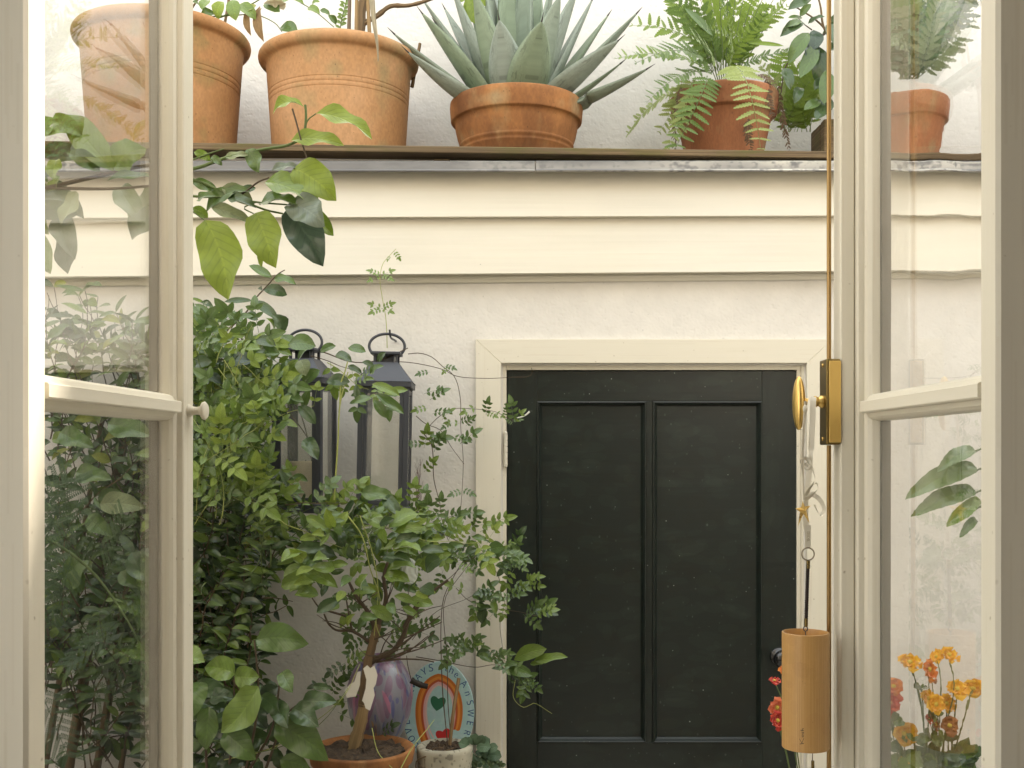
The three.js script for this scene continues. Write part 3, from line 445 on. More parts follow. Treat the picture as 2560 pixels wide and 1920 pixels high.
{
  const t = thing('planter_trough', 'low dark grey plastic trough behind the fern pot', 'planter', [X(1985, 3.05), shelfY(0.8), -3.07]);
  mesh('body', box(-0.11, 0.11, 0.0, 0.062, -0.05, 0.05, 0.004), std({ color: col(0.035, 0.036, 0.04), roughness: 0.6 }), t);
  mesh('rim', box(-0.116, 0.116, 0.0622, 0.074, -0.056, 0.056, 0.003), std({ color: col(0.05, 0.05, 0.055), roughness: 0.5 }), t);
  const b = thing('wooden_planter', 'mossy timber planter box standing past the trough', 'planter', [X(2120, 2.98), shelfY(0.93), -2.98]);
  for (const [x0, x1] of [[-0.085, -0.05], [0.05, 0.085]]) mesh('post', box(x0, x1, 0.001, 0.155, 0.03, 0.065, 0.004), M.plank, b);
  for (let i = 0; i < 3; i++) mesh('slat', box(-0.0495, 0.0495, 0.004 + i * 0.05, 0.05 + i * 0.05, 0.036, 0.052, 0.003), M.plank, b);
  mesh('post', box(-0.085, -0.05, 0.001, 0.155, -0.065, -0.03, 0.004), M.plank, b); mesh('post', box(0.05, 0.085, 0.001, 0.155, -0.065, -0.03, 0.004), M.plank, b);
  for (const s of [-1, 1]) mesh('side_board', box(s * 0.08 - 0.006, s * 0.08 + 0.006, 0.004, 0.15, -0.0295, 0.0295), M.plank, b);
}
// ---------------------------------------------------------------- agave
{
  T.agave = tex(128, 256, (u, v) => { const a = fbm(u, v, 4, 3, 4, 201), b = fbm(u, v, 2, 30, 2, 202), f = fbm(u, v, 30, 60, 2, 203); const sc = fbm(u, v, 26, 12, 2, 207) > 0.78 ? 0.12 : 0, k = 0.86 + 0.16 * (a - 0.5) + 0.1 * (f - 0.5) - sc; return [k, k, k * (0.97 + 0.06 * a)]; }, true);
  const am = [phy({ color: col(0.29, 0.35, 0.265), map: T.agave, roughness: 0.55, clearcoat: 0.1, clearcoatRoughness: 0.5 }), phy({ color: col(0.33, 0.385, 0.315), map: T.agave, roughness: 0.55 }), phy({ color: col(0.26, 0.33, 0.21), map: T.agave, roughness: 0.55 })];
  const spine = std({ color: col(0.035, 0.028, 0.024), roughness: 0.5 });
  const ag = thing('agave', 'grey green agave with a rosette of long pointed leaves', 'agave', [xC, shelfY(xC) + 0.15, -2.90]);
  const c0 = V(xC, shelfY(xC) + 0.16, -2.90);
  function blade(tip, w, dc, i, sag) { w *= 1.42;                    // thick gutter-shaped blade from the heart to tip
    const L0 = tip.clone().sub(c0), out = V(L0.x, 0, L0.z), hd = out.length() > 0.02 ? out.clone().normalize() : V(0.3, 0, 1).normalize();
    const base = c0.clone().addScaledVector(hd, dc).add(V(0, -0.02, 0)), mid = base.clone().lerp(tip, 0.5).add(V(0, sag, 0)).addScaledVector(hd, sag * 0.25), cv = new THREE.QuadraticBezierCurve3(base, mid, tip), n = 16, pos = [], uv = [], idx = [], R = 10, o = ag.position;
    for (let k = 0; k <= n; k++) {
      const t = k / n, p = cv.getPoint(t), tg = cv.getTangent(t), side = tg.clone().cross(Math.abs(tg.y) > 0.98 ? hd : V(0, 1, 0)).normalize(); if (side.dot(V(hd.z, 0, -hd.x)) < 0) side.negate(); const up = side.clone().cross(tg).normalize(); if (up.dot(hd) > 0 && tg.y > 0.3) up.negate();
      const hw = w / 2 * (k === n ? 0.02 : Math.pow(Math.sin(Math.PI * clamp(0.24 + 0.76 * t * 0.98)), 0.7) * (1 - 0.35 * Math.pow(t, 5)) * lerp(0.9, 1, clamp(t * 4))), th = 0.013 * (1 - t * 0.85) * w / 0.07;
      for (let q = 0; q < R; q++) { const a = q / R * 2 * Math.PI, ca = Math.cos(a), sa = Math.sin(a), x = ca * hw, z = sa * th + 0.34 * hw * ca * ca - 0.1 * hw; const v = p.clone().addScaledVector(side, x).addScaledVector(up, z).sub(o); pos.push(v.x, v.y, v.z); uv.push(Math.abs(ca) * 0.5, t); }
    }
    for (let k = 0; k < n; k++) for (let q = 0; q < R; q++) { const a = k * R + q, b = k * R + (q + 1) % R; idx.push(a, b, a + R, b, b + R, a + R); }
    const g = new THREE.BufferGeometry(); g.setAttribute('position', new THREE.Float32BufferAttribute(pos, 3)); g.setAttribute('uv', new THREE.Float32BufferAttribute(uv, 2)); g.setIndex(idx); g.computeVertexNormals();
    const m = mesh('leaf', g, am[i % 3], ag), e = cv.getTangent(1), s0 = tip.clone().addScaledVector(e, -0.004).sub(o);
    mesh('spine', tube([s0, s0.clone().addScaledVector(e, 0.014), s0.clone().addScaledVector(e, 0.028)], 0.0026, 0.0004, 4, 6), spine, m);
  }
  [ // tip in the photograph, distance, width, start radius, bow
    [985, 84, 2.86, 0.052, 0.05, -0.03], [1020, 130, 2.76, 0.058, 0.06, -0.035], [1056, 34, 2.84, 0.070, 0.05, 0.0], [1062, 6, 2.97, 0.068, 0.04, 0.01], [1112, 22, 3.06, 0.058, 0.045, 0.0], [1165, -60, 3.0, 0.074, 0.03, 0.0],
    [1205, -110, 2.93, 0.076, 0.025, 0.0], [1248, 50, 2.74, 0.074, 0.045, -0.004], [1272, -140, 2.96, 0.07, 0.015, 0], [1318, -120, 2.92, 0.076, 0.02, 0], [1300, -80, 3.02, 0.07, 0.02, 0], [1354, 54, 2.70, 0.080, 0.055, 0.004], [1392, -90, 2.9, 0.07, 0.025, 0], [1444, -30, 2.86, 0.074, 0.035, 0.004],
    [1520, 38, 3.04, 0.052, 0.05, -0.008], [1592, 33, 2.93, 0.062, 0.055, -0.01], [1545, 102, 2.76, 0.072, 0.055, 0.0], [1552, 158, 3.0, 0.045, 0.06, -0.02], [1618, 172, 2.80, 0.050, 0.065, -0.03], [1130, -30, 2.88, 0.07, 0.045, 0], [1185, -20, 2.8, 0.07, 0.045, 0], [1400, -10, 2.78, 0.07, 0.045, 0], [1480, 0, 2.96, 0.064, 0.045, 0], [1090, 60, 2.95, 0.06, 0.05, -0.01], [1560, 75, 2.98, 0.055, 0.055, -0.01], [1225, -40, 3.08, 0.07, 0.03, 0], [1345, -60, 3.07, 0.066, 0.03, 0], [1420, 10, 3.1, 0.06, 0.04, 0]
  ].forEach(([px, py, d, w, r, s], i) => blade(P(px, py, d), w, r, i, s));
}
// ---------------------------------------------------------------- fern in the red pot
{
  const f = new Plant('fern', 'bright green fern spilling over the red terracotta pot', 'fern', V(xD, shelfY(xD) + 0.2, -2.95));
  const fr = (b, e, d, k, mat, dz = 0, up = 0.35, w = 1, roll = 0) => f.leafPx(G.frond[Math.abs(dz) > 0.05 && rnd() < 0.5 ? 3 + (k & 1) : k], mat, b, e, d, { dz, up, w, roll });
  fr([1775, 178], [1553, 92], 2.95, 2, L.fern, 0.10, 0.9, 0.75); fr([1790, 176], [1604, 36], 2.98, 0, L.fern, 0.06, 0.8); fr([1780, 180], [1606, 140], 2.9, 1, L.fernDeep, 0.1, 0.9); fr([1780, 182], [1612, 196], 2.88, 2, L.fernDeep, 0.1, 1.0);
  for (let i = 0; i < 12; i++) fr([1785 + i * 5, 178], [1640 + i * 28 + rr(-20, 20), -90 + rnd() * 150], 2.96, i % 3, i % 3 ? L.fern : L.fernDeep, rr(-0.04, 0.14), 0.5, rr(0.45, 0.7), rr(-0.7, 0.7)); fr([1800, 176], [1668, -40], 3.0, 0, L.fern, 0.0, 0.6, 0.6); fr([1805, 176], [1745, -90], 2.97, 1, L.fern, 0.05, 0.3, 0.55); fr([1812, 176], [1800, -110], 3.0, 0, L.fernDeep, 0.04, 0.3, 0.5, 0.5); fr([1818, 176], [1868, -100], 2.97, 2, L.fern, 0.06, 0.4, 0.55, -0.4); fr([1825, 178], [1925, -60], 3.0, 0, L.fern, 0.02, 0.5, 0.9); fr([1830, 178], [1985, 20], 2.98, 1, L.fern, 0.06, 0.6, 0.8); fr([1835, 182], [1975, 110], 2.95, 2, L.fernDeep, 0.08, 0.8, 0.9);
  fr([1790, 176], [1700, 60], 2.92, 0, L.fern, 0.16, 0.7, 0.9); fr([1815, 176], [1770, 40], 2.92, 1, L.fern, 0.14, 0.5, 0.9, 0.3); fr([1825, 176], [1880, 30], 2.92, 2, L.fern, 0.12, 0.5, 0.9, -0.3);
  fr([1828, 172], [1852, 345], 2.84, 1, L.fernPale, 0.14, 0.1, 1.15); fr([1768, 190], [1737, 352], 2.84, 2, L.fernDeep, 0.12, 0.15, 0.95); fr([1735, 200], [1690, 378], 2.86, 0, L.fernPale, 0.06, 0.1, 0.6); fr([1722, 215], [1545, 303], 3.02, 2, L.fernPale, -0.1, 0.8, 0.85); fr([1740, 190], [1660, 330], 2.93, 1, L.fernPale, 0.02, 0.3, 0.8);
  fr([1705, 205], [1672, 378], 2.86, 2, L.dry, 0.02, 0.2, 0.35, 0.9); fr([1915, 190], [1932, 300], 2.86, 0, L.dry, 0.04, 0.2, 0.5, 0.7); fr([1868, 290], [1880, 378], 2.82, 1, L.dry, 0.0, 0.2, 0.6, 0.5); fr([1945, 200], [1962, 376], 2.9, 2, L.dry, 0.0, 0.2, 0.35, 0.6); fr([1890, 185], [1945, 215], 2.86, 0, L.dry, 0.02, 0.4, 0.8);
  for (let i = 0; i < 12; i++) { const a = P(1790 + i * 5, 200, 2.95), b = P(1700 + i * 24, -60 + Math.abs(i - 6) * 12, 2.95 - 0.08 * rnd()); f.stem([a, a.clone().lerp(b, 0.5).add(V(0, 0.02, 0)), b], 0.0016, 0.0008, M.stemGreen, 'stalk', 0, 4); }
  const sl = leafGeo({ w: 0.2, peak: 0.5, arch: 0.04, fold: 0.2 }); f.leafPx(sl, L.mid, [1782, 90], [1712, 20], 2.86); f.leafPx(sl, L.fern, [1870, 108], [1960, 115], 2.86, { w: 0.7 });
  f.done(300, 'frond');
  const g = new Plant('fern', 'lime green fern crowding behind the trough and planter box', 'fern', V(X(1990, 3.07), shelfY(0.8) + 0.06, -3.07));
  for (let i = 0; i < 16; i++) { const a = [1950 + rnd() * 80, 330], b = [1900 + rnd() * 190, 120 + rnd() * 150]; g.leafPx(G.frond[i % 3], i % 3 ? L.fern : L.fernPale, a, b, 3.07, { dz: rr(-0.05, 0.08), up: 0.5, w: 0.8, roll: rr(-0.4, 0.4) }); }
  g.done(300, 'frond');
}
{ // laurel on a branch above the trough
  const b = V(X(2120, 2.98), shelfY(0.93) + 0.12, -2.98), p = new Plant('evergreen_shrub', 'glossy evergreen shrub with long drooping leaves in the timber planter', 'shrub', b), d = 2.88;
  p.stem([b, P(2110, 160, d), P(2068, 80, d), P(2040, 50, d), P(1990, 18, d)], 0.006, 0.002, M.bark); p.stem([P(2068, 80, d), P(2000, 130, d), P(1965, 165, d), P(1952, 235, d)], 0.003, 0.0015, M.twig); p.stem([P(2090, 110, d), P(2060, 70, d), P(2050, 10, d), P(2035, -30, d)], 0.004, 0.002, M.bark); p.stem([P(2030, 75, d), P(2010, 60, d), P(1995, 45, d)], 0.002, 0.001, M.twig);
  const lf = (a, e, m, o) => p.leafPx(pick(G.oval), m, a, e, d + rr(-0.03, 0.03), { dz: rr(0, 0.05), ...o });
  lf([2022, 82], [1970, 160], L.mid, { w: 0.85 }); lf([2034, 75], [2033, 128], L.blue, { w: 1.3 }); lf([2036, 110], [2000, 195], L.mid, { w: 0.8 }); lf([2050, 118], [2042, 210], L.deep, { w: 0.9 }); lf([2030, 108], [2022, 160], L.blue); lf([2012, 60], [1950, 92], L.deep, { w: 0.7 }); lf([2005, 55], [1967, 68], L.mid, { w: 0.8 }); lf([2020, 60], [2062, 42], L.deep, { w: 0.8 }); lf([2006, 45], [1970, 45], L.mid, { w: 0.7 }); lf([2000, 42], [2028, 10], L.mid); lf([2030, -4], [1970, 25], L.deep, { w: 0.8 }); lf([2050, 5], [2000, -20], L.mid); lf([2062, 200], [2035, 225], L.deep, { w: 1.2 }); lf([2064, 175], [2060, 260], L.mid); lf([2068, 60], [2100, 120], L.deep); lf([2085, 80], [2120, 30], L.mid); lf([1960, 170], [1975, 225], L.deep); lf([2002, 220], [1985, 260], L.deep); lf([2050, 250], [2010, 275], L.mid); lf([2070, 240], [2040, 300], L.deep);
  for (let i = 0; i < 26; i++) { const c = [2090 + rnd() * 120, 20 + rnd() * 180], q = rnd() * 6.3; lf(c, [c[0] + Math.cos(q) * 60, c[1] + Math.abs(Math.sin(q)) * 60], pick([L.mid, L.deep, L.blue])); }
  p.done();
  const s = new Plant('fern', 'dusky arching fern in the mottled pot', 'fern', V(xE, shelfY(xE) + 0.19, -2.95)), st = [0, 1, 2].map((i) => leafGeo({ w: 0.15, peak: 0.5, arch: 0.1 + 0.08 * i, fold: 0.3, bend: 0.06 * (i - 1), nl: 9, twist: 0.5 * (i - 1) }));
  for (let i = 0; i < 30; i++) s.leafPx(i % 6 ? pick(G.frond) : pick(st), pick([L.fernDeep, L.pale, L.grey, L.mid]), [2245 + rnd() * 50, 195], [2120 + rnd() * 360, -150 + rnd() * 260], 2.95 + rr(-0.05, 0.05), { dz: rr(-0.1, 0.15), roll: rr(-0.6, 0.6), w: rr(0.6, 0.95) });
  s.done(300, 'frond');
}
{ // rose in the ochre pot
  const b = V(xA, shelfY(xA) + 0.31, -2.90), p = new Plant('rose_bush', 'thin rose canes with a cream bloom and withered leaves', 'rose', b), d = 2.86;
  p.stem([b, P(500, 60, d), P(560, 40, d), P(620, 15, d), P(680, -20, d)], 0.004, 0.0015, M.stemGreen); p.stem([b, P(480, 20, d), P(520, -40, d)], 0.005, 0.002, M.cane); p.stem([P(520, 42, d), P(590, 38, d), P(640, 37, d), P(690, 60, d), P(705, 80, d)], 0.002, 0.001, M.stemGreen); p.stem([P(560, 70, 2.9), P(572, 0, 2.9), P(580, -60, 2.9)], 0.004, 0.004, M.cane, 'stake'); p.stem([b, P(420, 0, d), P(380, -60, d)], 0.005, 0.003, M.cane);
  for (const [a, e, m] of [[[600, 10], [640, 50], L.bright], [[580, 0], [590, 52], L.bright], [[560, 5], [545, 50], L.lime], [[540, 40], [500, 45], L.mid], [[500, 20], [480, 5], L.mid], [[640, 12], [612, 30], L.yellow], [[700, 0], [760, 10], L.bright], [[660, 10], [700, 30], L.mid], [[700, 70], [745, 78], L.mid], [[520, 0], [505, 25], L.bright], [[770, 20], [800, 35], L.bright], [[800, 25], [825, 38], L.mid], [[780, 10], [800, 5], L.bright], [[840, 62], [820, 38], L.mid], [[440, 20], [470, 60], L.bright], [[400, 10], [430, 40], L.mid]]) p.leafPx(pick(G.oval), m, a, e, d, { w: 1.2, dz: rr(0, 0.03) });
  p.stem([P(740, 0, d), P(790, 30, d), P(835, 68, d)], 0.0015, 0.001, M.stemGreen);
  for (const [a, e] of [[[622, 22], [628, 90]], [[650, 15], [660, 105]], [[655, 20], [645, 60]]]) p.leafPx(G.lance[3], L.brown, a, e, d, { w: 0.8, roll: 0.5 });
  p.done(300, 'leaf');
  const pm = phy({ color: col(0.78, 0.74, 0.58), roughness: 0.9, transmission: 0.2, thickness: 0 }), pet = leafGeo({ w: 0.95, peak: 0.62, arch: 0.2, fold: 0.2, nl: 6 }), c = P(690, 22, 2.84).sub(b);
  for (let i = 0; i < 12; i++) { const a = i * 2.4, r = i < 5 ? 0.3 : 0.9, m = mesh('petal', pet, pm, p.t); basis(c, V(Math.cos(a) * r, 0.75 - (i > 5 ? 0.5 : 0), Math.sin(a) * r), V(-Math.cos(a), 0.7, -Math.sin(a)), 0.028 + 0.0006 * i).decompose(m.position, m.quaternion, m.scale); }
}
{ // staked trunk in the tan pot
  const b = V(xB, shelfY(xB) + 0.28, -2.93), p = new Plant('fig_tree', 'gnarled fig trunk tied to bamboo canes in the tan pot', 'tree', b), d = 2.93;
  p.stem([b, P(900, 80, d), P(903, 30, d), P(915, -30, d), P(905, -120, d)], 0.015, 0.011, M.bark, 'trunk', 0.12, 10); p.stem([P(906, 60, d), P(945, 38, d), P(975, 16, d), P(1020, 14, d), P(1060, 4, d), P(1110, -14, d)], 0.008, 0.004, M.bark, 'branch', 0.15, 8);
  p.stem([P(1150, -80, 2.95), P(1165, -40, 2.93), P(1170, -8, 2.92)], 0.003, 0.002, M.stemGreen, 'branch');
  p.stem([P(850, 74, d), P(856, 40, d), P(866, 5, d), P(870, -30, d)], 0.0016, 0.001, M.stemGreen, 'shoot'); for (let i = 0; i < 16; i++) { const y = 70 - i * 5, x = 851 + i; p.leafPx(G.oval[i % 6], L.bright, [x, y], [x + (i % 2 ? 15 : -13), y - 8], d, { w: 1.2 }); }
  const lobe = leafGeo({ w: 0.62, peak: 0.6, nl: 7, arch: 0.08, sharp: 0.8 }); for (const [e, w] of [[[1196, 64], 1], [[1170, 45], 0.9], [[1148, 5], 1], [[1215, 15], 0.9]]) p.leafPx(lobe, L.lime, [1174, -12], e, 2.90, { w: w * 0.85 });
  p.done();
  for (const [x0, x1, dd, tone] of [[868, 878, 2.90, 0], [889, 894, 2.86, 1], [930, 912, 2.86, 2]]) { const t = thing('bamboo_cane', ['greyed bamboo cane pushed into the tan pot', 'upright golden bamboo cane in front of the fig trunk', 'leaning golden bamboo cane behind the bleached leaf'][tone], 'cane', [X(x0, dd), b.y - 0.03, -dd], 'canes in the tan pot'); mesh('cane', tube([V(0, 0, 0), V((X(x1, dd) - X(x0, dd)) * 0.5, 0.15, 0), V(X(x1, dd) - X(x0, dd), 0.5, 0)], 0.0052, 0.0046, 24, 10, 0.05), std({ color: tone ? col(0.52, 0.36, 0.15) : col(0.30, 0.22, 0.14), map: T.barkC, roughness: 0.55 }), t); }
  const q = thing('wooden_stake', 'thin greyed stake leaning behind the rim of the tan pot', 'stake', [X(1030, 3.0), b.y - 0.03, -3.0]); mesh('stake', tube([V(0, 0, 0), V(X(1050, 3) - X(1030, 3), Y(0, 3) - Y(110, 3), 0)], 0.005, 0.0045, 8, 6, 0.06), M.cane, q);
  const w = thing('dead_leaf', 'long bleached withered leaf hanging over the tan pot rim', 'leaf', [X(930, 2.71), Y(0, 2.71), -2.71]); const pts = [[926, -60], [930, 0], [936, 60], [943, 110], [946, 152]].map(([x, y]) => P(x, y, 2.705).sub(w.position));
  mesh('blade', band(pts, 0.019, (t) => 0.4 + t * 0.9, 24), std({ color: col(0.66, 0.64, 0.50), roughness: 0.8, map: T.barkC }), w);
}
// ---------------------------------------------------------------- lemon branch reaching in from its tree
{
  const base = V(-1.02, 0.32, -1.95), p = new Plant('lemon_tree', 'lemon tree with big glossy leaves on branches reaching across the weatherboards', 'tree', base), d = 1.85;
  const S = (r0, r1, m, ...a) => p.stem(a.map(([x, y, dd = d]) => P(x, y, dd)), r0, r1, m, 'branch');
  p.stem([base, V(-1.03, 0.8, -1.93), V(-0.98, 1.25, -1.9), P(60, 500, 1.9)], 0.013, 0.008, M.bark, 'trunk', 0.06, 8);
  S(0.0042, 0.0032, M.twig, [-20, 500, 1.9], [146, 463], [247, 440], [386, 412], [480, 420]); S(0.0036, 0.0022, M.stemGreen, [380, 414], [480, 422], [560, 396], [665, 372], [719, 363], [756, 341], [765, 293], [763, 262]);
  S(0.003, 0.002, M.twig, [120, 470], [270, 472], [400, 462], [480, 450]); S(0.0028, 0.0016, M.stemGreen, [400, 462], [480, 449], [549, 476], [610, 503], [665, 525], [707, 534]); S(0.002, 0.0014, M.twig, [590, 492], [615, 478], [646, 455], [673, 444]); S(0.0024, 0.0014, M.stemGreen, [440, 480], [480, 490], [576, 494], [640, 505], [722, 512]);
  S(0.0016, 0.0012, M.twig, [731, 272, 1.84], [742, 310, 1.84], [750, 340, 1.84], [762, 380, 1.84], [773, 414, 1.84]); S(0.0018, 0.001, M.stemGreen, [480, 400], [520, 385], [560, 372]); S(0.0016, 0.001, M.stemGreen, [756, 341], [770, 300], [790, 284]); S(0.0016, 0.001, M.stemGreen, [440, 500], [490, 535], [513, 552]); S(0.0016, 0.001, M.stemGreen, [640, 505], [610, 520], [634, 534]);
  const l = (b, e, g, m, w = 1, o = {}) => p.leafPx(G.lemon[g], L[m], b, e, d + (o.d || 0), { w, dz: o.dz ?? rr(-0.02, 0.04), up: o.up ?? 0.3, roll: o.roll || 0 });
  l([760, 268], [682, 286], 3, 'lime', 1.0, { up: 0.9, roll: 0.2 }); l([790, 284], [930, 349], 2, 'lime', 0.85, { up: 0.8 }); l([727, 352], [860, 364], 1, 'lime', 0.75, { up: 0.7 }); l([617, 374], [648, 432], 0, 'mid', 1.15); l([679, 428], [748, 420], 1, 'grey', 0.95, { up: 1 });
  l([733, 422], [841, 502], 1, 'lime', 1.25); l([663, 456], [802, 522], 2, 'bright', 0.85, { up: 0.7 }); l([627, 478], [515, 532], 3, 'mid', 0.65, { up: 0.8 }); l([553, 469], [634, 511], 0, 'pale', 1.0); l([650, 513], [750, 514], 2, 'mid', 0.8, { up: 0.8 }); l([719, 511], [812, 567], 0, 'grey', 1.2, { d: -0.03, up: 0.6 }); l([750, 515], [834, 590], 1, 'bright', 0.85); l([719, 521], [808, 666], 1, 'blue', 1.05, { d: -0.01 }); l([640, 532], [690, 670], 1, 'lime', 1.1, { up: 0.05 }); l([513, 550], [571, 750], 0, 'lime', 1.0, { up: 0.05, roll: -0.2 }); l([528, 518], [628, 556], 2, 'pale', 0.7); l([645, 636], [655, 668], 0, 'lime', 0.8); l([485, 380], [528, 402], 0, 'bright', 1.0); l([528, 392], [556, 414], 1, 'mid', 1.1); l([560, 396], [620, 388], 0, 'pale', 0.8, { up: 1 }); l([480, 455], [545, 480], 1, 'mid', 0.9); l([495, 500], [540, 490], 2, 'mid', 0.8); l([480, 520], [520, 545], 0, 'bright', 1.1); l([575, 494], [640, 520], 3, 'deep', 0.8); l([640, 470], [560, 500], 1, 'deep', 0.8, { d: 0.04 });
  l([285, 428], [166, 286], 1, 'bright', 0.75); l([285, 420], [366, 372], 0, 'bright', 1.5); l([250, 428], [166, 381], 2, 'mid', 1.0); l([208, 342], [127, 313], 3, 'bright', 0.9); l([386, 447], [268, 452], 2, 'mid', 0.55, { up: 0.9 }); l([392, 520], [330, 600], 1, 'deep', 1.2); l([190, 478], [152, 562], 0, 'pale', 1.0); l([395, 470], [318, 560], 0, 'pale', 1.2, { d: 0.05 }); l([150, 440], [120, 480], 0, 'lime', 1.2); l([140, 400], [135, 450], 1, 'lime', 1.4); l([300, 470], [360, 560], 2, 'mid', 0.9, { d: 0.06 }); l([420, 420], [455, 470], 1, 'bright', 1.1); l([440, 430], [470, 380], 2, 'mid', 1);
  for (let i = 0; i < 40; i++) { const c = [-20 + rnd() * 190, 300 + rnd() * 340], a = rnd() * 6.3; l(c, [c[0] + Math.cos(a) * 110, c[1] + Math.abs(Math.sin(a)) * 110], i % 4, pick(['mid', 'bright', 'deep', 'lime']), 1, { d: 0.05 + rnd() * 0.1 }); }
  p.done();
  const t = thing('plant_tub', 'brown clay tub under the lemon tree', 'plant pot', [base.x, 0, base.z]); mesh('body', lathe([[0, 0], [0.14, 0], [0.19, 0.32], [0.205, 0.325], [0.205, 0.36], [0.185, 0.36], [0.18, 0.31], [0, 0.31]]), M.clayRust, t);
}
// ---------------------------------------------------------------- climbers on the wall
const inside = (poly, x, y) => { let c = false; for (let i = 0, j = poly.length - 1; i < poly.length; j = i++) { const [xi, yi] = poly[i], [xj, yj] = poly[j]; if ((yi > y) !== (yj > y) && x < (xj - xi) * (y - yi) / (yj - yi) + xi) c = !c; } return c; };
// random shoots inside an outline on the photograph, at the wall's distance; node(p, heading, pxy) sets the leaves
function shoots(plant, n, poly, start, o, node) {
  for (let s = 0; s < n; s++) {
    let [x, y] = start(s), a = o.angle(s), d = o.d(s), pts = [], steps = o.steps(s), out = 0;
    const turn = rr(-0.05, 0.05);
    for (let k = 0; k < steps; k++) {
      pts.push(P(x, y, d)); a += turn + rr(-0.28, 0.28); a = lerp(a, o.pull ? o.pull(x, y) : -Math.PI / 2, o.stiff ?? 0.08);
      const st = o.step * rr(0.8, 1.2); x += Math.cos(a) * st; y += Math.sin(a) * st; d = clamp(d + rr(-0.018, 0.018), o.near, 2.735);
      if (!inside(poly, x, y) && ++out > 2) break;
      const q = P(x, y, d), h = q.clone().sub(pts[pts.length - 1]); if (k > 0) node(q, h.normalize(), x, y, k / steps, d);
    }
    if (pts.length > 3) plant.stem(pts, o.r, o.r * 0.45, pick(o.mats), 'stem', 0, 4);
  }
}
const away = (h) => { const side = V(h.y, -h.x, 0).normalize(); return side; };
function pairOf(p, geos, mats, q, h, len, chance = 0.9, pointed = 0.55) {
  const side = away(h), tw = rr(-0.9, 0.9);
  for (const s of [-1, 1]) if (rnd() < chance) {
    const dir = side.clone().multiplyScalar(s).addScaledVector(h, pointed * rr(0.5, 1.4)).add(V(0, rr(-0.5, 0.05), rr(-0.1, 0.7) + tw * s * 0.4)), n = V(rr(-0.45, 0.45), rr(0.2, 0.95), rr(0.35, 1));
    p.leaf(pick(geos), pick(mats), q, dir, n, len * rr(0.55, 1.5), len * rr(0.7, 1.25));
  }
}
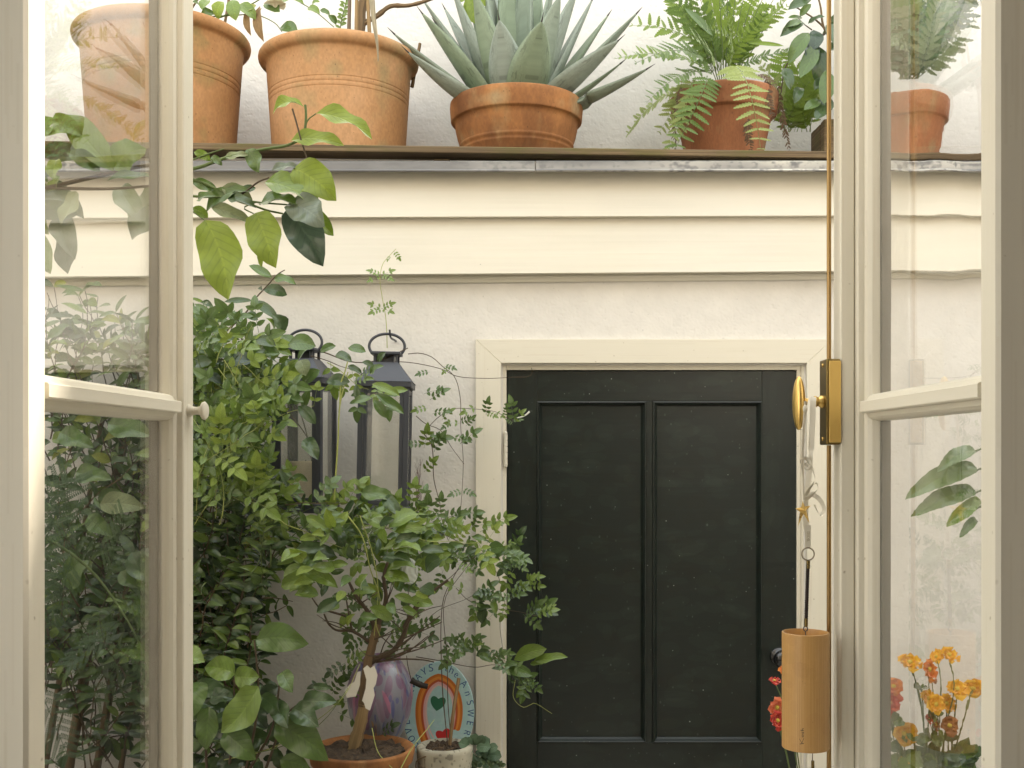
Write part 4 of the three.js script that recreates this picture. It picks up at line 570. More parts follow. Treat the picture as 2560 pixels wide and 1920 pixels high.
{
  const dense = [[100, 780], [200, 770], [330, 840], [430, 815], [520, 815], [590, 850], [620, 930], [635, 1000], [630, 1180], [680, 1320], [690, 1440], [670, 1560], [620, 1640], [640, 1960], [100, 1960]];
  const p = new Plant('star_jasmine', 'dense star jasmine with small dark glossy leaves covering the wall', 'climber', V(-0.75, 0, -2.65));
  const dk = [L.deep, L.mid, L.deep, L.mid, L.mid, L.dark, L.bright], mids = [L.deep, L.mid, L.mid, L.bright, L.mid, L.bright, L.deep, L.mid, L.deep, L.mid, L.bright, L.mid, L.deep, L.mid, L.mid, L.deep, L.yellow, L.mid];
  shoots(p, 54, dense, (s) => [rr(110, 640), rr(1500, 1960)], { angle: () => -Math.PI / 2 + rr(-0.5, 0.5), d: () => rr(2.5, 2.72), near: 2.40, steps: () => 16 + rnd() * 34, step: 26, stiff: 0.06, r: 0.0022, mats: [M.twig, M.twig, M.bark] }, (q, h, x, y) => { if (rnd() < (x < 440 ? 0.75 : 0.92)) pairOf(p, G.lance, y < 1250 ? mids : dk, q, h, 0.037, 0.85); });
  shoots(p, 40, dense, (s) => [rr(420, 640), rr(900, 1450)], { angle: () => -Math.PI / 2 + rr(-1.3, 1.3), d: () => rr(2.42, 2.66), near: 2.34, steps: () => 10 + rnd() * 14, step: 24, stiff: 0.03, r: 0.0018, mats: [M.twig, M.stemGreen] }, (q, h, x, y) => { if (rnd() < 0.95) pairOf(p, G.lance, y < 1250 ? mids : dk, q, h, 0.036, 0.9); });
  shoots(p, 22, dense, (s) => [rr(110, 400), rr(950, 1400)], { angle: () => -Math.PI / 2 + rr(-1, 1), d: () => rr(2.5, 2.7), near: 2.4, steps: () => 10 + rnd() * 16, step: 26, stiff: 0.04, r: 0.002, mats: [M.twig] }, (q, h, x, y) => { if (rnd() < 0.6) pairOf(p, G.oval, mids, q, h, 0.047, 0.7); });
  for (const [x, w] of [[250, 0.014], [320, 0.011], [190, 0.009], [380, 0.008], [460, 0.008]]) p.stem([P(x - 90, 1990, 2.66), P(x - 40, 1700, 2.65), P(x, 1450, 2.68), P(x + 40, 1200, 2.69), P(x + 70, 1020, 2.7)], w, w * 0.6, M.bark, 'trunk', 0.1, 7);
  // top of the mass: longer shoots with larger oval leaves, winding over the lanterns
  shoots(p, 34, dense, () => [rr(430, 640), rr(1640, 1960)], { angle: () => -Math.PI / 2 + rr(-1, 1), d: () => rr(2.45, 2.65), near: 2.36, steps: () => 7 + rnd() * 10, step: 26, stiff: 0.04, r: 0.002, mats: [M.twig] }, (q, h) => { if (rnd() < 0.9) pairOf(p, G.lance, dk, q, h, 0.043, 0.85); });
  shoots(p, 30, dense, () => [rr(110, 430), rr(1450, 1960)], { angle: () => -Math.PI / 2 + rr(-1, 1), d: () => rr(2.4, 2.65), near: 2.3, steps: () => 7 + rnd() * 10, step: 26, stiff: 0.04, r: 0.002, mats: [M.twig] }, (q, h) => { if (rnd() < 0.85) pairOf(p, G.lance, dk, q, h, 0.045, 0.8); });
  const top = [[480, 780], [560, 800], [660, 840], [690, 900], [690, 960], [640, 1010], [480, 1080]];
  const airy = [[600, 1180], [690, 1230], [780, 1270], [820, 1320], [790, 1400], [720, 1480], [660, 1560], [600, 1500]];
  shoots(p, 22, airy, (s) => [rr(610, 720), rr(1230, 1500)], { angle: () => rr(-1.9, 0.2), d: () => rr(2.40, 2.5), near: 2.34, steps: () => 6 + rnd() * 9, step: 27, stiff: 0.03, r: 0.0016, mats: [M.twig, M.stemGreen] }, (q, h) => { if (rnd() < 0.8) pairOf(p, G.lance, mids, q, h, 0.037, 0.75); });
  shoots(p, 4, top, (s) => [rr(470, 640), rr(840, 1040)], { angle: () => rr(-0.7, 0.25), d: () => rr(2.42, 2.5), near: 2.36, steps: () => 8 + rnd() * 12, step: 30, stiff: 0.06, pull: () => -0.1, r: 0.0024, mats: [M.twig, M.twig, M.stemGreen] }, (q, h) => { if (rnd() < 0.7) pairOf(p, G.oval, mids, q, h, 0.062, 0.7); });
  // the shoot standing free of the mass
  const S = (r, m, ...a) => p.stem(a.map(([x, y, dd = 2.6]) => P(x, y, dd)), r, r * 0.5, m), lf = (b, e, m = L.mid, w = 0.9, dd = 2.6) => p.leafPx(pick(G.oval), m, b, e, dd, { w, dz: rr(0, 0.03), up: 0.5 });
  S(0.0026, M.twig, [540, 850], [580, 815], [612, 785], [640, 745], [672, 710], [695, 685], [712, 675]); lf([680, 693], [622, 664]); lf([685, 697], [740, 712]); lf([658, 724], [718, 738], L.deep, 1.1); lf([632, 752], [560, 755], L.deep, 0.5); lf([636, 753], [695, 798], L.deep, 0.6); lf([610, 786], [575, 800], L.deep, 1.2); lf([612, 786], [645, 800], L.deep, 1.1); lf([655, 728], [644, 722], L.grey, 1.4);
  S(0.0024, M.twig, [480, 870], [560, 900], [650, 960], [700, 1010], [760, 1080], [790, 1140]); S(0.0022, M.twig, [560, 920], [640, 880], [720, 870], [800, 878], [880, 905], [950, 900], [1020, 870]); S(0.002, M.twig, [640, 905], [700, 960], [745, 1020], [770, 1100], [780, 1160]); S(0.0022, M.twig, [600, 840], [640, 905], [690, 985], [740, 1025]);
  // single larger leaves in front of the lanterns
  for (const [b, e, m, w] of [[[575, 905], [635, 905], L.blue, 1.2], [[640, 850], [690, 865], L.deep, 1], [[640, 880], [700, 885], L.mid, 1], [[720, 862], [790, 866], L.mid, 1.25], [[752, 900], [765, 940], L.pale, 1.5], [[757, 962], [800, 925], L.mid, 1.2], [[735, 960], [695, 930], L.grey, 1.1], [[735, 1010], [715, 960], L.deep, 1.1], [[650, 950], [700, 955], L.deep, 1], [[745, 1015], [790, 1060], L.deep, 1], [[815, 955], [875, 955], L.deep, 1.1], [[890, 960], [898, 1010], L.deep, 0.8], [[870, 915], [905, 935], L.deep, 0.9], [[945, 905], [965, 880], L.deep, 1], [[925, 935], [960, 915], L.mid, 1], [[905, 905], [935, 915], L.deep, 1], [[870, 870], [915, 880], L.mid, 0.9], [[840, 885], [880, 905], L.deep, 1], [[800, 880], [840, 865], L.mid, 0.9], [[765, 1095], [795, 1150], L.deep, 1.1], [[480, 915], [530, 905], L.deep, 1.2], [[560, 870], [585, 900], L.deep, 1], [[540, 860], [600, 850], L.mid, 1], [[500, 930], [555, 960], L.blue, 1.1], [[570, 1000], [620, 980], L.deep, 1.2], [[640, 1010], [700, 1040], L.deep, 1.1], [[660, 1020], [720, 1050], L.blue, 1.2], [[600, 935], [560, 905], L.mid, 1.2], [[930, 995], [880, 1010], L.mid, 0.8], [[935, 1000], [965, 1045], L.mid, 0.9], [[940, 985], [1010, 1035], L.mid, 0.7], [[960, 985], [1020, 975], L.bright, 0.7], [[930, 960], [1000, 990], L.bright, 0.7], [[900, 1230], [985, 1250], L.mid, 1], [[960, 1240], [1000, 1290], L.deep, 1]]) lf(b, e, m, w, rr(2.36, 2.46));
  p.done(300);
}
{ // common jasmine: pale trailing shoots with pinnate leaves
  const p = new Plant('jasmine_vine', 'light green jasmine with feathered leaves trailing over lanterns, casing and cupboard door', 'climber', V(-0.35, 0, -2.6));
  const W1 = [[480, 830], [600, 850], [640, 880], [640, 960], [630, 1100], [630, 1200], [680, 1330], [640, 1360], [480, 1320]], lt = [L.bright, L.bright, L.lime, L.mid];
  const leafAt = (x, y, a, len, d = 2.55, m = pick(lt), k = 0) => { const q = P(x, y, d); p.leaf(pick(G.pinnate), m, q, V(Math.cos(a), -Math.sin(a) - 0.12, rr(0, 0.5)), V(rr(-0.3, 0.3), rr(0.2, 0.8), 1), len * d / F); };
  shoots(p, 30, W1, () => [rr(480, 610), rr(900, 1340)], { angle: () => rr(-2.6, 0.6), d: () => rr(2.33, 2.45), near: 2.28, steps: () => 7 + rnd() * 12, step: 26, stiff: 0.02, r: 0.0011, mats: [M.stemPale, M.stemGreen] }, (q, h) => { if (rnd() < 0.7) { const s = rnd() < 0.5 ? -1 : 1; p.leaf(pick(G.pinnate), pick(lt), q, away(h).multiplyScalar(s).addScaledVector(h, 0.6).add(V(0, -0.2, rr(0, 0.5))), V(rr(-0.4, 0.4), rr(0.2, 0.8), 1), rr(0.06, 0.09)); } });
  const S = (r, m, pts, d = 2.62) => p.stem(pts.map(([x, y, dd = d]) => P(x, y, dd)), r, r * 0.6, m, 'stem', 0, 5);
  // traced shoots
  S(0.0011, M.stemPale, [[968, 870], [965, 800], [955, 740], [950, 700], [957, 660], [975, 638], [990, 622]]); for (const [x, y] of [[953, 690], [955, 772]]) for (const a of [0.3, 2.8, -0.5, 3.6]) leafAt(x, y, a, 34, 2.62, L.bright); leafAt(985, 628, 0.9, 26); leafAt(975, 640, 2, 16);
  S(0.0012, M.twig, [[930, 905], [1010, 905], [1060, 912], [1110, 925], [1140, 940], [1220, 946], [1280, 943], [1325, 940], [1331, 930], [1328, 919]], 2.7); S(0.0012, M.twig, [[1020, 885], [1050, 883], [1080, 893], [1105, 915], [1135, 940], [1150, 990], [1152, 1070], [1158, 1150], [1155, 1230], [1150, 1290]], 2.7);
  S(0.001, M.twig, [[1060, 1080], [1100, 1040], [1140, 1022], [1180, 1022], [1240, 1030], [1275, 1048], [1290, 1050]], 2.68); S(0.0012, M.twig, [[1040, 1040], [1065, 1060], [1100, 1075], [1130, 1120], [1160, 1160]], 2.68); S(0.0014, M.twig, [[1055, 1080], [1078, 1110], [1085, 1200], [1100, 1260], [1105, 1300], [1120, 1350]], 2.68);
  S(0.0012, M.twig, [[1000, 1330], [1090, 1330], [1170, 1365], [1240, 1385], [1290, 1390]], 2.6); S(0.0015, M.twig, [[1120, 1870, 2.5], [1105, 1700, 2.55], [1108, 1500, 2.6], [1130, 1450], [1160, 1400], [1190, 1370]]); S(0.0012, M.twig, [[1130, 1870, 2.5], [1120, 1760, 2.55], [1118, 1650, 2.6], [1112, 1500], [1150, 1440], [1190, 1390]]);
  S(0.0013, M.twig, [[1040, 1642], [1100, 1652], [1190, 1668], [1230, 1662], [1262, 1664]], 2.6); S(0.0008, M.stemPale, [[1288, 1700], [1284, 1745], [1308, 1768], [1326, 1762], [1335, 1758], [1380, 1784]], 2.6); S(0.0008, M.twig, [[1225, 1400], [1245, 1440], [1262, 1500], [1250, 1560], [1255, 1610], [1262, 1660]], 2.65); S(0.001, M.twig, [[1140, 1470], [1170, 1500], [1210, 1515], [1260, 1525], [1300, 1530], [1340, 1540]], 2.62); S(0.0012, M.twig, [[1010, 1560], [1060, 1500], [1130, 1440], [1180, 1395], [1230, 1385]], 2.58); S(0.001, M.twig, [[1030, 1600], [1090, 1530], [1160, 1500], [1180, 1490]], 2.58);
  S(0.0022, M.stemPale, [[850, 1010, 2.4], [852, 960, 2.4], [862, 930, 2.4], [870, 900, 2.4]]); S(0.0022, M.stemPale, [[835, 1250, 2.4], [845, 1100, 2.4], [850, 1010, 2.4], [870, 930, 2.4]]); S(0.0016, M.stemPale, [[870, 1290, 2.35], [905, 1340, 2.35], [925, 1420, 2.35], [950, 1500, 2.37], [940, 1560, 2.37], [950, 1590, 2.37]]); S(0.0014, M.stemPale, [[900, 1290, 2.35], [930, 1380, 2.35], [945, 1470, 2.35], [935, 1590, 2.36]]); S(0.0012, M.stemPale, [[560, 1900, 2.3], [680, 1870, 2.3], [780, 1810, 2.3], [860, 1740, 2.3], [900, 1660, 2.32]]); S(0.0012, M.stemPale, [[930, 1820, 2.35], [945, 1880, 2.33], [985, 1925, 2.3]]); S(0.0012, M.stemPale, [[1000, 1925, 2.3], [1030, 1870, 2.32], [1070, 1820, 2.35], [1085, 1800, 2.38]]); S(0.0012, M.stemGreen, [[500, 1840, 2.3], [650, 1880, 2.28], [800, 1810, 2.28], [870, 1720, 2.3]]); S(0.0012, M.stemPale, [[545, 920, 2.38], [580, 970, 2.38], [600, 1020, 2.38], [615, 1080, 2.38], [640, 1130, 2.38], [680, 1180, 2.38]]); S(0.0012, M.stemPale, [[560, 900, 2.36], [620, 990, 2.36], [690, 1030, 2.36], [720, 1050, 2.36]]);
  for (const [x, y, a, n, d = 2.66] of [[1110, 915, 0.2, 30, 2.7], [1075, 930, 3, 34, 2.7], [1125, 915, 2.4, 26, 2.7], [1150, 1055, -0.4, 34], [1150, 1060, 3.3, 36], [1165, 1065, -0.9, 34], [1130, 1058, 2.7, 30], [1060, 985, -0.3, 50], [1075, 1000, -0.6, 52], [1080, 1035, -0.2, 46], [1070, 1020, 3, 40], [1105, 1050, -0.8, 40], [1065, 1100, -0.2, 60], [1060, 1110, 3.2, 40], [1085, 1130, -1.1, 56], [1130, 1095, 0.1, 46], [1150, 1110, -0.7, 60], [1120, 1105, 3.6, 40], [1060, 1180, -0.9, 50], [1060, 1120, -1.4, 60], [1155, 1225, 0.3, 36], [1155, 1228, 2.9, 36], [1215, 1035, 0.2, 30], [1215, 1038, -1.4, 44], [1190, 1018, 2.8, 40], [1240, 1030, 0.5, 26], [1262, 1042, -1.4, 26], [1280, 1052, -0.2, 26], [1285, 1055, -0.9, 40], [1283, 1055, -1.7, 60], [1282, 1062, -2.4, 20], [1150, 1290, -0.3, 60], [1150, 1295, 3.4, 50], [1105, 1300, -0.4, 70], [1105, 1300, 3.6, 50], [1170, 1320, -0.3, 60], [1200, 1330, -0.5, 60], [1220, 1310, -0.4, 66]]) leafAt(x, y, a, n, d, pick([L.mid, L.bright, L.mid]));
  for (const [cx, cy, n, sx, sy] of [[1180, 1345, 9, 70, 30], [1225, 1400, 11, 70, 30], [1130, 1400, 7, 60, 40], [1215, 1500, 10, 60, 30], [1300, 1462, 4, 24, 14], [1315, 1530, 7, 30, 12], [1270, 1500, 5, 20, 20], [1130, 1610, 10, 40, 26], [1180, 1610, 6, 30, 10], [1240, 1640, 6, 30, 16], [1300, 1700, 6, 40, 12], [950, 1570, 14, 50, 40], [890, 1520, 8, 40, 30], [1010, 1540, 8, 40, 40], [900, 1660, 8, 60, 20], [860, 1740, 8, 40, 40], [945, 1825, 7, 30, 20], [1060, 1320, 10, 50, 30], [960, 1430, 10, 60, 60]]) for (let i = 0; i < n; i++) leafAt(cx + rr(-sx, sx), cy + rr(-sy, sy), rr(-1.2, 0.6) + (rnd() < 0.35 ? Math.PI : 0), rr(36, 62), rr(2.5, 2.68), pick([L.mid, L.bright, L.mid, L.deep]));
  for (let i = 0; i < 34; i++) { const t = rnd(), x = lerp(1000, 1280, t), y = 1330 + t * 60 + rr(-30, 40); p.leafPx(pick(G.oval), pick([L.mid, L.deep, L.mid]), [x, y], [x + rr(-20, 55), y + rr(-18, 34)], rr(2.5, 2.66), { w: rr(0.7, 1.1), up: 0.6 }); }
  for (const [b, e, m, w] of [[[1285, 1650], [1367, 1622], L.bright, 0.9], [[1335, 1652], [1420, 1643], L.bright, 0.6], [[1268, 1672], [1332, 1690], L.mid, 0.9], [[1262, 1660], [1300, 1664], L.mid, 1], [[1325, 1660], [1358, 1660], L.bright, 0.8], [[1262, 1672], [1228, 1672], L.deep, 0.6], [[1190, 1640], [1225, 1628], L.deep, 1.1], [[1195, 1635], [1232, 1655], L.mid, 1.1], [[1262, 1370], [1318, 1415], L.mid, 1], [[1250, 1380], [1290, 1372], L.bright, 1.2], [[1215, 1380], [1262, 1370], L.mid, 1.2], [[1180, 1490], [1235, 1495], L.mid, 1], [[1200, 1500], [1205, 1560], L.deep, 0.9], [[1230, 1500], [1240, 1535], L.bright, 0.9], [[1190, 1520], [1230, 1520], L.mid, 0.9], [[1075, 1400], [1100, 1370], L.deep, 1.2], [[1055, 1420], [1095, 1395], L.deep, 1.3]]) p.leafPx(pick(G.oval), m, b, e, 2.58, { w, dz: rr(0, 0.04), up: 0.6 });
  // shoots tangled over the lantern tops, across their feet and along to the casing
  const over = [[640, 845], [760, 850], [1010, 860], [1060, 930], [960, 950], [860, 960], [700, 950]], feet = [[600, 1230], [720, 1240], [900, 1270], [1060, 1290], [1180, 1330], [1180, 1400], [1000, 1380], [700, 1340]];
  const small = (q, h) => { if (rnd() < 0.62) p.leaf(pick(G.pinnate), pick(lt), q, away(h).multiplyScalar(rnd() < 0.5 ? -1 : 1).addScaledVector(h, 0.6).add(V(0, -0.2, rr(0, 0.5))), V(rr(-0.4, 0.4), rr(0.2, 0.8), 1), rr(0.045, 0.075)); else if (rnd() < 0.4) pairOf(p, G.oval, [L.mid, L.deep, L.bright], q, h, 0.042, 0.7); };
  shoots(p, 2, over, () => [rr(640, 880), rr(855, 930)], { angle: () => rr(-0.5, 0.5), d: () => rr(2.44, 2.5), near: 2.38, steps: () => 6 + rnd() * 8, step: 26, stiff: 0.08, pull: () => 0, r: 0.0011, mats: [M.stemPale, M.twig, M.twig] }, small);
  shoots(p, 18, feet, () => [rr(610, 1000), rr(1245, 1350)], { angle: () => rr(-0.6, 0.6), d: () => rr(2.36, 2.5), near: 2.3, steps: () => 6 + rnd() * 9, step: 26, stiff: 0.06, pull: () => 0.12, r: 0.0012, mats: [M.stemPale, M.twig, M.stemGreen] }, small);
  shoots(p, 1, [[640, 960], [740, 960], [740, 1280], [640, 1280]], () => [rr(640, 680), rr(980, 1240)], { angle: () => rr(-1, 1), d: () => rr(2.36, 2.42), near: 2.3, steps: () => 4 + rnd() * 5, step: 24, stiff: 0.05, pull: () => 0.4, r: 0.0011, mats: [M.stemPale] }, small);
  const bud = phy({ color: col(0.8, 0.78, 0.7), roughness: 0.7 }); p.stem([P(1292, 1045, 2.66), P(1305, 1042, 2.66), P(1316, 1036, 2.66), P(1324, 1029, 2.66)], 0.0014, 0.0022, bud, 'bud');
  for (let i = 0; i < 22; i++) { const x = rr(1042, 1052), y = rr(1170, 1270); p.stem([P(1040, 1290 - i * 2, 2.66), P(x, y, 2.65), P(x + rr(-12, 14), y - 25, 2.65)], 0.0006, 0.0004, std({ color: col(0.10, 0.035, 0.02), roughness: 0.9 }), 'aerial_root', 0, 3); }
  p.done(300);
}
// ---------------------------------------------------------------- lanterns
M.iron = std({ color: col(0.062, 0.065, 0.076), roughness: 0.5, metalness: 0.3, bumpMap: T.brushB, bumpScale: 0.0004 });
M.lampGlass = phy({ color: col(0.93, 0.92, 0.87), roughness: 0.04, transmission: 0.82, thickness: 0, ior: 1.5 });
function lantern(label, cx, yb, d, turn, tilt) {
  const t = thing('lantern', label, 'lantern', [cx, yb, -d]), w = 0.060, H = 0.305; t.rotation.set(0, turn, tilt);
  mesh('base', box(-w - 0.006, w + 0.006, 0, 0.022, -w - 0.006, w + 0.006, 0.003), M.iron, t);
  for (const sx of [-1, 1]) for (const sz of [-1, 1]) { const g = joined([box(sx * w, sx * (w - 0.012), 0.0225, H, sz * w, sz * (w - 0.003)), box(sx * w, sx * (w - 0.003), 0.0225, H, sz * (w - 0.0032), sz * (w - 0.012))]); mesh('post', g, M.iron, t); }
  const fr = (a) => { const s = 0.0128, g = [box(-w + 0.0125, -w + 0.0215, 0.026, H - 0.004, w - 0.006, w - 0.001, 0.001), box(w - 0.0215, w - 0.0125, 0.026, H - 0.004, w - 0.006, w - 0.001, 0.001), box(-w + 0.0216, w - 0.0216, 0.026, 0.036, w - 0.006, w - 0.001, 0.001), box(-w + 0.0216, w - 0.0216, H - 0.014, H - 0.004, w - 0.006, w - 0.001, 0.001)]; return joined(g).rotateY(a); };
  for (let i = 0; i < 4; i++) { const f = mesh('panel_frame', fr(i * Math.PI / 2), M.iron, t); mesh('pane', planarUV(new THREE.PlaneGeometry(2 * w - 0.042, H - 0.05)).translate(0, H / 2 + 0.011, w - 0.0035).rotateY(i * Math.PI / 2), M.lampGlass, f); }
  const pyr = (r0, r1, y0, y1) => new THREE.CylinderGeometry(r1 * Math.SQRT2, r0 * Math.SQRT2, y1 - y0, 4, 1).toNonIndexed().rotateY(Math.PI / 4).translate(0, (y0 + y1) / 2, 0);
  const flat = (g) => { g.computeVertexNormals(); return planarUV(g); };
  const roof = mesh('roof', flat(pyr(w + 0.007, 0.030, H + 0.014, H + 0.062)), M.iron, t);
  mesh('eave', box(-w - 0.006, w + 0.006, H + 0.0005, H + 0.0138, -w - 0.006, w + 0.006, 0.002), M.iron, roof);
  for (const sx of [-1, 1]) for (const sz of [-1, 1]) mesh('vent_post', box(sx * 0.026 - 0.003, sx * 0.026 + 0.003, H + 0.0621, H + 0.080, sz * 0.026 - 0.003, sz * 0.026 + 0.003), M.iron, roof);
  mesh('vent_core', box(-0.018, 0.018, H + 0.0622, H + 0.080, -0.018, 0.018), M.iron, roof);
  mesh('cap', box(-0.036, 0.036, H + 0.0802, H + 0.0875, -0.036, 0.036, 0.002), M.iron, roof);
  const ring = []; for (let i = 0; i <= 28; i++) { const a = -0.65 + i / 28 * (Math.PI + 1.3); ring.push(V(Math.cos(a) * 0.043, H + 0.103 + Math.sin(a) * 0.030, 0)); }
  mesh('handle', tube(ring, 0.0034, 0.0034, 48, 8), M.iron, t);
  return t;
}
const lan1 = lantern('grey iron lantern with a cream candle inside, wrapped in jasmine', X(762, 2.60), Y(1283, 2.54), 2.60, -0.16, 0.0);
const lan2 = lantern('grey iron lantern hanging from a nail above the bonsai, without a candle', X(959, 2.62), Y(1290, 2.55), 2.62, 0.02, -0.02);
{ const c = thing('candle', 'cream pillar candle with a burnt wick inside the jasmine wrapped lantern', 'candle', [lan1.position.x, lan1.position.y + 0.0225, -2.60]); mesh('wax', lathe([[0, 0], [0.036, 0], [0.038, 0.003], [0.038, 0.095], [0.036, 0.1], [0.030, 0.099], [0.022, 0.093], [0, 0.090]], 32), phy({ color: col(0.66, 0.56, 0.38), roughness: 0.6, map: T.stuccoC }), c); mesh('wick', tube([V(0, 0.088, 0), V(0.001, 0.097, 0), V(0.003, 0.103, 0)], 0.0012, 0.0008, 4, 5), M.black, c);
  for (const [px, py, l] of [[983, 846, 'iron nail in the wall holding the empty lantern'], [775, 872, 'iron nail in the wall holding the candle lantern']]) { const n = thing('nail', l, 'nail', [X(px, 2.69), Y(py, 2.69), -2.69]); mesh('shaft', tube([V(0, 0, -0.062), V(0, 0, 0.07), V(0, 0.012, 0.078)], 0.0028, 0.0024, 8, 8), M.iron, n); } }
// ---------------------------------------------------------------- bench and what stands on it
const BT = 0.2;
{
  const t = thing('low_bench', 'low plank bench against the wall under the pots', 'bench', [-0.35, 0, -2.5]);
  for (let i = 0; i < 3; i++) mesh('plank', box(-0.55, 0.40, BT - 0.03, BT, 0.17 - i * 0.135, 0.30 - i * 0.135, 0.003), M.plank, t);
  for (const x of [-0.5, 0.32]) for (const z of [-0.08, 0.25]) mesh('leg', box(x, x + 0.05, 0, BT - 0.031, z, z + 0.05, 0.003), M.plank, t);
}
const bx = X(905, 2.40), by = Y(1868, 2.40);
pot('terracotta_pot', 'round terracotta pot holding the small tree beside the glazed vase', bx, 2.40, M.clayRust, [[0.07, 0], [0.078, 0.005], [0.105, by - BT - 0.035], [0.108, by - BT - 0.033], [0.113, by - BT - 0.03], [0.118, by - BT - 0.004], [0.114, by - BT]], by - BT - 0.008, { y: BT, rep: 2 });
{
  const b = V(X(884, 2.40), by - 0.02, -2.40), p = new Plant('small_tree', 'small tree with a pale trunk, bare twigs and a leafy crown', 'tree', b), d = 2.42;
  const S = (r0, r1, m, n, ...a) => p.stem(a.map(([x, y, dd = d]) => P(x, y, dd)), r0, r1, m, n, 0.12, 8);
  S(0.0155, 0.0125, M.barkPale, 'trunk', [880, 1885], [890, 1850], [903, 1800], [910, 1760]); S(0.0125, 0.009, M.bark, 'trunk', [909, 1765], [912, 1710], [922, 1650], [934, 1600], [945, 1560]);
  S(0.007, 0.004, M.twig, 'branch', [920, 1660], [955, 1640], [985, 1625], [1010, 1585], [1020, 1550], [1050, 1500]); S(0.006, 0.003, M.twig, 'branch', [940, 1580], [920, 1530], [890, 1490], [870, 1450]); S(0.006, 0.003, M.twig, 'branch', [945, 1560], [965, 1500], [960, 1440], [975, 1390]); S(0.005, 0.003, M.twig, 'branch', [1010, 1570], [1040, 1520], [1080, 1480], [1120, 1450]); S(0.004, 0.002, M.twig, 'branch', [925, 1605], [880, 1578], [840, 1575], [822, 1560], [810, 1535]); S(0.003, 0.0015, M.twig, 'twig', [865, 1540], [830, 1530], [800, 1520], [780, 1495]); S(0.003, 0.0015, M.twig, 'twig', [880, 1578], [873, 1540], [866, 1500]);
  for (let i = 0; i < 24; i++) { const s = pick([[880, 1578], [930, 1600], [985, 1620], [1010, 1580], [960, 1520], [1030, 1540], [900, 1510], [950, 1640]]), a = rr(-2.9, -0.2), l = rr(50, 120); const e = [s[0] + Math.cos(a) * l, s[1] + Math.sin(a) * l * 0.7]; S(0.0016, 0.0007, M.twig, 'twig', s, [lerp(s[0], e[0], 0.5) + rr(-8, 8), lerp(s[1], e[1], 0.5) + rr(-8, 8), d + rr(-0.06, 0.06)], [e[0], e[1], d + rr(-0.1, 0.1)]); }
  for (const a of [[[985, 1640], [1050, 1610], [1085, 1580]], [[960, 1645], [1040, 1625], [1110, 1600]], [[990, 1620], [1060, 1570], [1100, 1540]], [[1000, 1600], [1060, 1575], [1105, 1555]], [[965, 1650], [1010, 1635], [1070, 1590]]]) S(0.002, 0.001, M.twig, 'twig', ...a);
  S(0.0025, 0.0015, M.twig, 'twig', [940, 1655], [1000, 1648], [1060, 1650], [1085, 1655]);
  const lf = (b0, e, m, w = 1, dd = d) => p.leafPx(pick(G.oval), m, b0, e, dd, { w, dz: rr(-0.02, 0.05), up: rr(0.3, 0.9), roll: rr(-0.3, 0.3) });
  for (let i = 0; i < 110; i++) { const a = rnd() * 6.3, r = Math.sqrt(rnd()), x = 912 + Math.cos(a) * r * 165, y = 1410 + Math.sin(a) * r * 130, q = a + rr(-0.9, 0.9), l = rr(34, 78); lf([x, y], [x + Math.cos(q) * l, y + Math.sin(q) * l * 0.6 + 6], pick([L.mid, L.bright, L.bright, L.deep, L.lime]), rr(0.8, 1.15), d + rr(-0.1, 0.1)); }
  for (const [b0, e, m, w] of [[[832, 1322], [815, 1270], L.lime, 0.8], [[828, 1330], [765, 1290], L.bright, 0.7], [[835, 1325], [870, 1280], L.lime, 0.8], [[825, 1332], [800, 1365], L.bright, 0.8], [[962, 1322], [905, 1290], L.bright, 1.3], [[972, 1320], [1045, 1285], L.bright, 1.2], [[985, 1330], [1060, 1318], L.bright, 0.7], [[980, 1362], [1055, 1348], L.bright, 0.8], [[930, 1300], [910, 1260], L.mid, 0.9], [[935, 1290], [975, 1270], L.mid, 1], [[845, 1470], [760, 1430], L.bright, 0.7], [[900, 1470], [920, 1435], L.bright, 1.1], [[960, 1440], [1025, 1455], L.bright, 1.2], [[880, 1485], [940, 1478], L.bright, 0.9], [[985, 1490], [1035, 1505], L.bright, 0.9], [[1040, 1480], [1070, 1495], L.lime, 1.2], [[830, 1490], [870, 1500], L.mid, 1.1], [[900, 1540], [945, 1545], L.mid, 1], [[1050, 1470], [1085, 1485], L.deep, 1.2], [[1065, 1430], [1100, 1395], L.deep, 1.3], [[880, 1400], [890, 1350], L.deep, 1.2], [[985, 1390], [1020, 1370], L.lime, 1]]) lf(b0, e, m, w, 2.34);
  p.done(300);
  const lm = std({ color: col(0.70, 0.68, 0.62), roughness: 0.8, map: T.brushC }), w = thing('plant_label', 'torn white paper label tied round the pale trunk', 'label', [X(900, 2.37), Y(1720, 2.37), -2.37]), sh = (pts) => planarUV(new THREE.ExtrudeGeometry(shapeOf(pts.map(([x, y]) => [X(x, 2.37) - X(900, 2.37), Y(y, 2.37) - Y(1720, 2.37)])), { depth: 0.0008, bevelEnabled: false }));
  mesh('sheet', sh([[908, 1672], [918, 1664], [926, 1672], [936, 1666], [944, 1690], [940, 1712], [934, 1722], [937, 1740], [925, 1778], [914, 1772], [910, 1758], [905, 1752], [914, 1722], [916, 1700]]).rotateY(0.3), lm, w); mesh('sheet', sh([[893, 1680], [902, 1678], [900, 1712], [888, 1742], [862, 1748], [856, 1728], [872, 1712], [884, 1706]]).rotateY(-0.4), lm, w);
  const s = thing('suncatcher', 'clear moulded glass disc hanging in the small tree', 'ornament', [X(1024, 2.36), Y(1428, 2.36), -2.36]); s.rotation.set(0, 0.5, 0.1);
